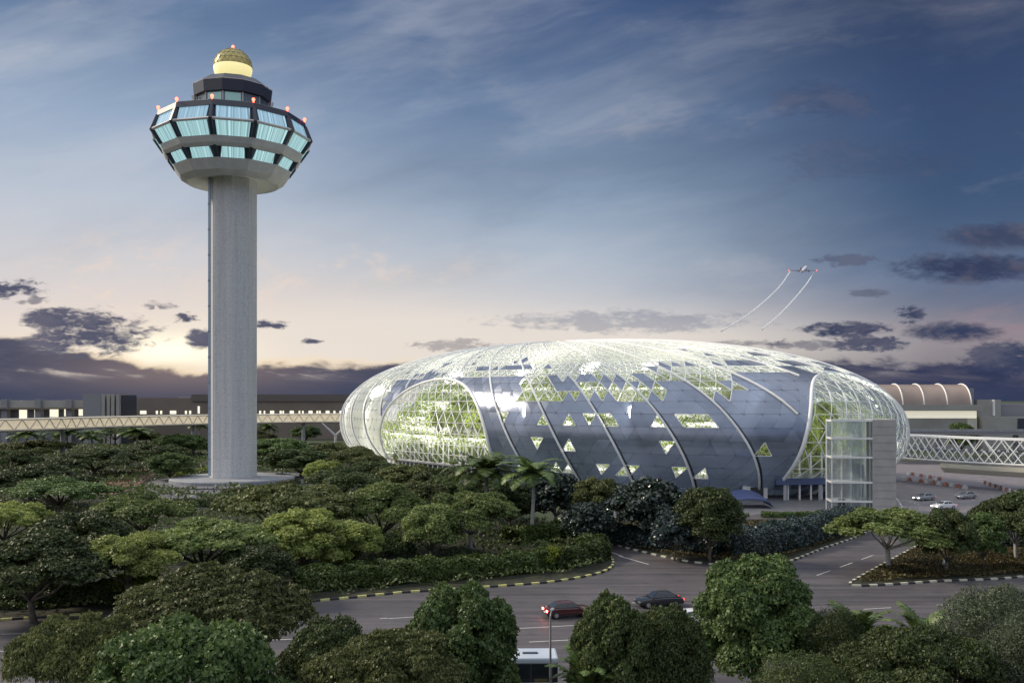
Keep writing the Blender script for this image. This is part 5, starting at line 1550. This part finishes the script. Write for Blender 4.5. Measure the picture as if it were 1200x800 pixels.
# ---------------------------------------------------------------- a person on the bridge
pm = bpy.data.meshes.new('person')
jt = [(0, 0, .95, .15), (0, 0, 1.2, .15), (0, 0, 1.43, .16), (0, 0, 1.53, .06), (0, .01, 1.63, .10), (0, .01, 1.72, .09),
      (.1, 0, .9, .10), (.11, .03, .5, .075), (.11, -.02, .07, .055), (.11, .14, .04, .045), (-.1, 0, .9, .10), (-.11, .12, .5, .075), (-.11, -.05, .09, .055), (-.11, .1, .04, .045),
      (.21, 0, 1.40, .06), (.26, -.05, 1.12, .05), (.25, .08, .88, .04), (-.21, 0, 1.40, .06), (-.26, .05, 1.12, .05), (-.25, .18, .9, .04)]
pe = [(0, 1), (1, 2), (2, 3), (3, 4), (4, 5), (0, 6), (6, 7), (7, 8), (8, 9), (0, 10), (10, 11), (11, 12), (12, 13), (2, 14), (14, 15), (15, 16), (2, 17), (17, 18), (18, 19)]
pm.from_pydata([j[:3] for j in jt], pe, [])
po = link('person', pm, None, (117.2, 194.4, 6.02), R_(40))
po.modifiers.new('skin', 'SKIN')
for i, j in enumerate(jt): pm.skin_vertices[0].data[i].radius = (j[3], j[3]); pm.skin_vertices[0].data[i].use_root = (i == 0)
po.modifiers.new('sub', 'SUBSURF').levels = 1
pm.materials.append(mat('red_shirt', (.5, .05, .04), .8))
tag(po, label='tiny person in red walking on the right hand lattice bridge', cat='person')

# ---------------------------------------------------------------- the airliner and its trails
py_ = 1150.0
pp = W(942, 316, py_)
pln = empty('airliner', pp, 0, label='twin engine airliner climbing away in the sky above the dome', cat='aeroplane')
pln.rotation_euler = (R_(4), R_(-20), R_(60))                       # nose towards +x
MB().tube([(-17, 0, 1.2), (-13, 0, .8), (-8, 0, .2), (9, 0, 0), (13, 0, 0), (15.5, 0, -.3), (16.6, 0, -.6)], [.3, 1.3, 1.9, 2.0, 1.9, 1.2, .2], 14).build('fuselage', M['plane_white'], pln, smooth=True)
dkm = mat('plane_wing', (.12, .13, .16), .4)
for s in (-1, 1):
    MB().add([(3.5, s * 1.6, -.6), (-3, s * 1.6, -.6), (-8, s * 16.5, .9), (-6.4, s * 16.5, .9), (3.5, s * 1.6, -1.1), (-3, s * 1.6, -1.0), (-8, s * 16.5, .7), (-6.4, s * 16.5, .7)], [(0, 1, 2, 3), (7, 6, 5, 4), (0, 3, 7, 4), (1, 5, 6, 2), (3, 2, 6, 7), (0, 4, 5, 1)]).build('wing', dkm, pln)
    MB().add([(-13, s * .9, 1.2), (-16, s * .9, 1.2), (-18, s * 6, 1.8), (-16.8, s * 6, 1.8), (-13, s * .9, 1.0), (-16, s * .9, 1.0), (-18, s * 6, 1.7), (-16.8, s * 6, 1.7)], [(0, 1, 2, 3), (7, 6, 5, 4), (0, 3, 7, 4), (1, 5, 6, 2), (3, 2, 6, 7), (0, 4, 5, 1)]).build('tailplane', dkm, pln)
    MB().tube([(3, s * 5.5, -1.9), (-.8, s * 5.5, -1.8)], [1.15, .8], 10).build('engine', dkm, pln)
    MB().lathe([(0, -.4), (.5, 0), (0, .4)], 8, 0, (-7.2, s * 16.6, .9)).build('wing_light', M['lamp_red'], pln)
MB().add([(-11.5, .15, 1.6), (-16, .15, 1.6), (-18.5, .1, 7), (-16.2, .1, 7), (-11.5, -.15, 1.6), (-16, -.15, 1.6), (-18.5, -.1, 7), (-16.2, -.1, 7)], [(0, 1, 2, 3), (7, 6, 5, 4), (0, 3, 7, 4), (1, 5, 6, 2), (3, 2, 6, 7), (0, 4, 5, 1)]).build('tail_fin', mat('tail_red', (.4, .06, .05), .4), pln)
for pts, lb in (([(926, 318), (915, 334), (897, 352), (872, 372), (845, 388)], 'longer left white vapour trail curving down from the airliner'), ([(954, 319), (945, 333), (930, 351), (912, 370), (893, 386)], 'shorter right white vapour trail curving down from the airliner')):
    q = [W(a, b, py_ + 8 - 60 * k) for k, (a, b) in enumerate(pts)]
    sp_ = []
    for i in range(len(q) - 1):
        for t in np.linspace(0, 1, 6)[:-1]:
            p0, p1, p2, p3 = q[max(i - 1, 0)], q[i], q[i + 1], q[min(i + 2, len(q) - 1)]
            sp_.append(.5 * ((2 * p1) + (p2 - p0) * t + (2 * p0 - 5 * p1 + 4 * p2 - p3) * t * t + (3 * p1 - p0 - 3 * p2 + p3) * t ** 3))
    sp_.append(q[-1])
    o = MB().tube(sp_, list(np.linspace(.62, .85, len(sp_))), 8).build('winglight_trail', M['winglight'], None, smooth=True)  # trails of the wing-tip lights, built as solid white tubes
    tag(o, label=lb, cat='vapour trail', group='vapour trails')
for k in list(PROTO):                                    # a kind nobody planted leaves nothing behind
    if not PROTO[k]['used']:
        for c in list(PROTO[k]['root'].children): bpy.data.objects.remove(c)
        bpy.data.objects.remove(PROTO[k]['root'])
sc.cycles.use_denoising = True
sc.cycles.max_bounces = 8; sc.cycles.transparent_max_bounces = 16
sc.cycles.sample_clamp_indirect = 4
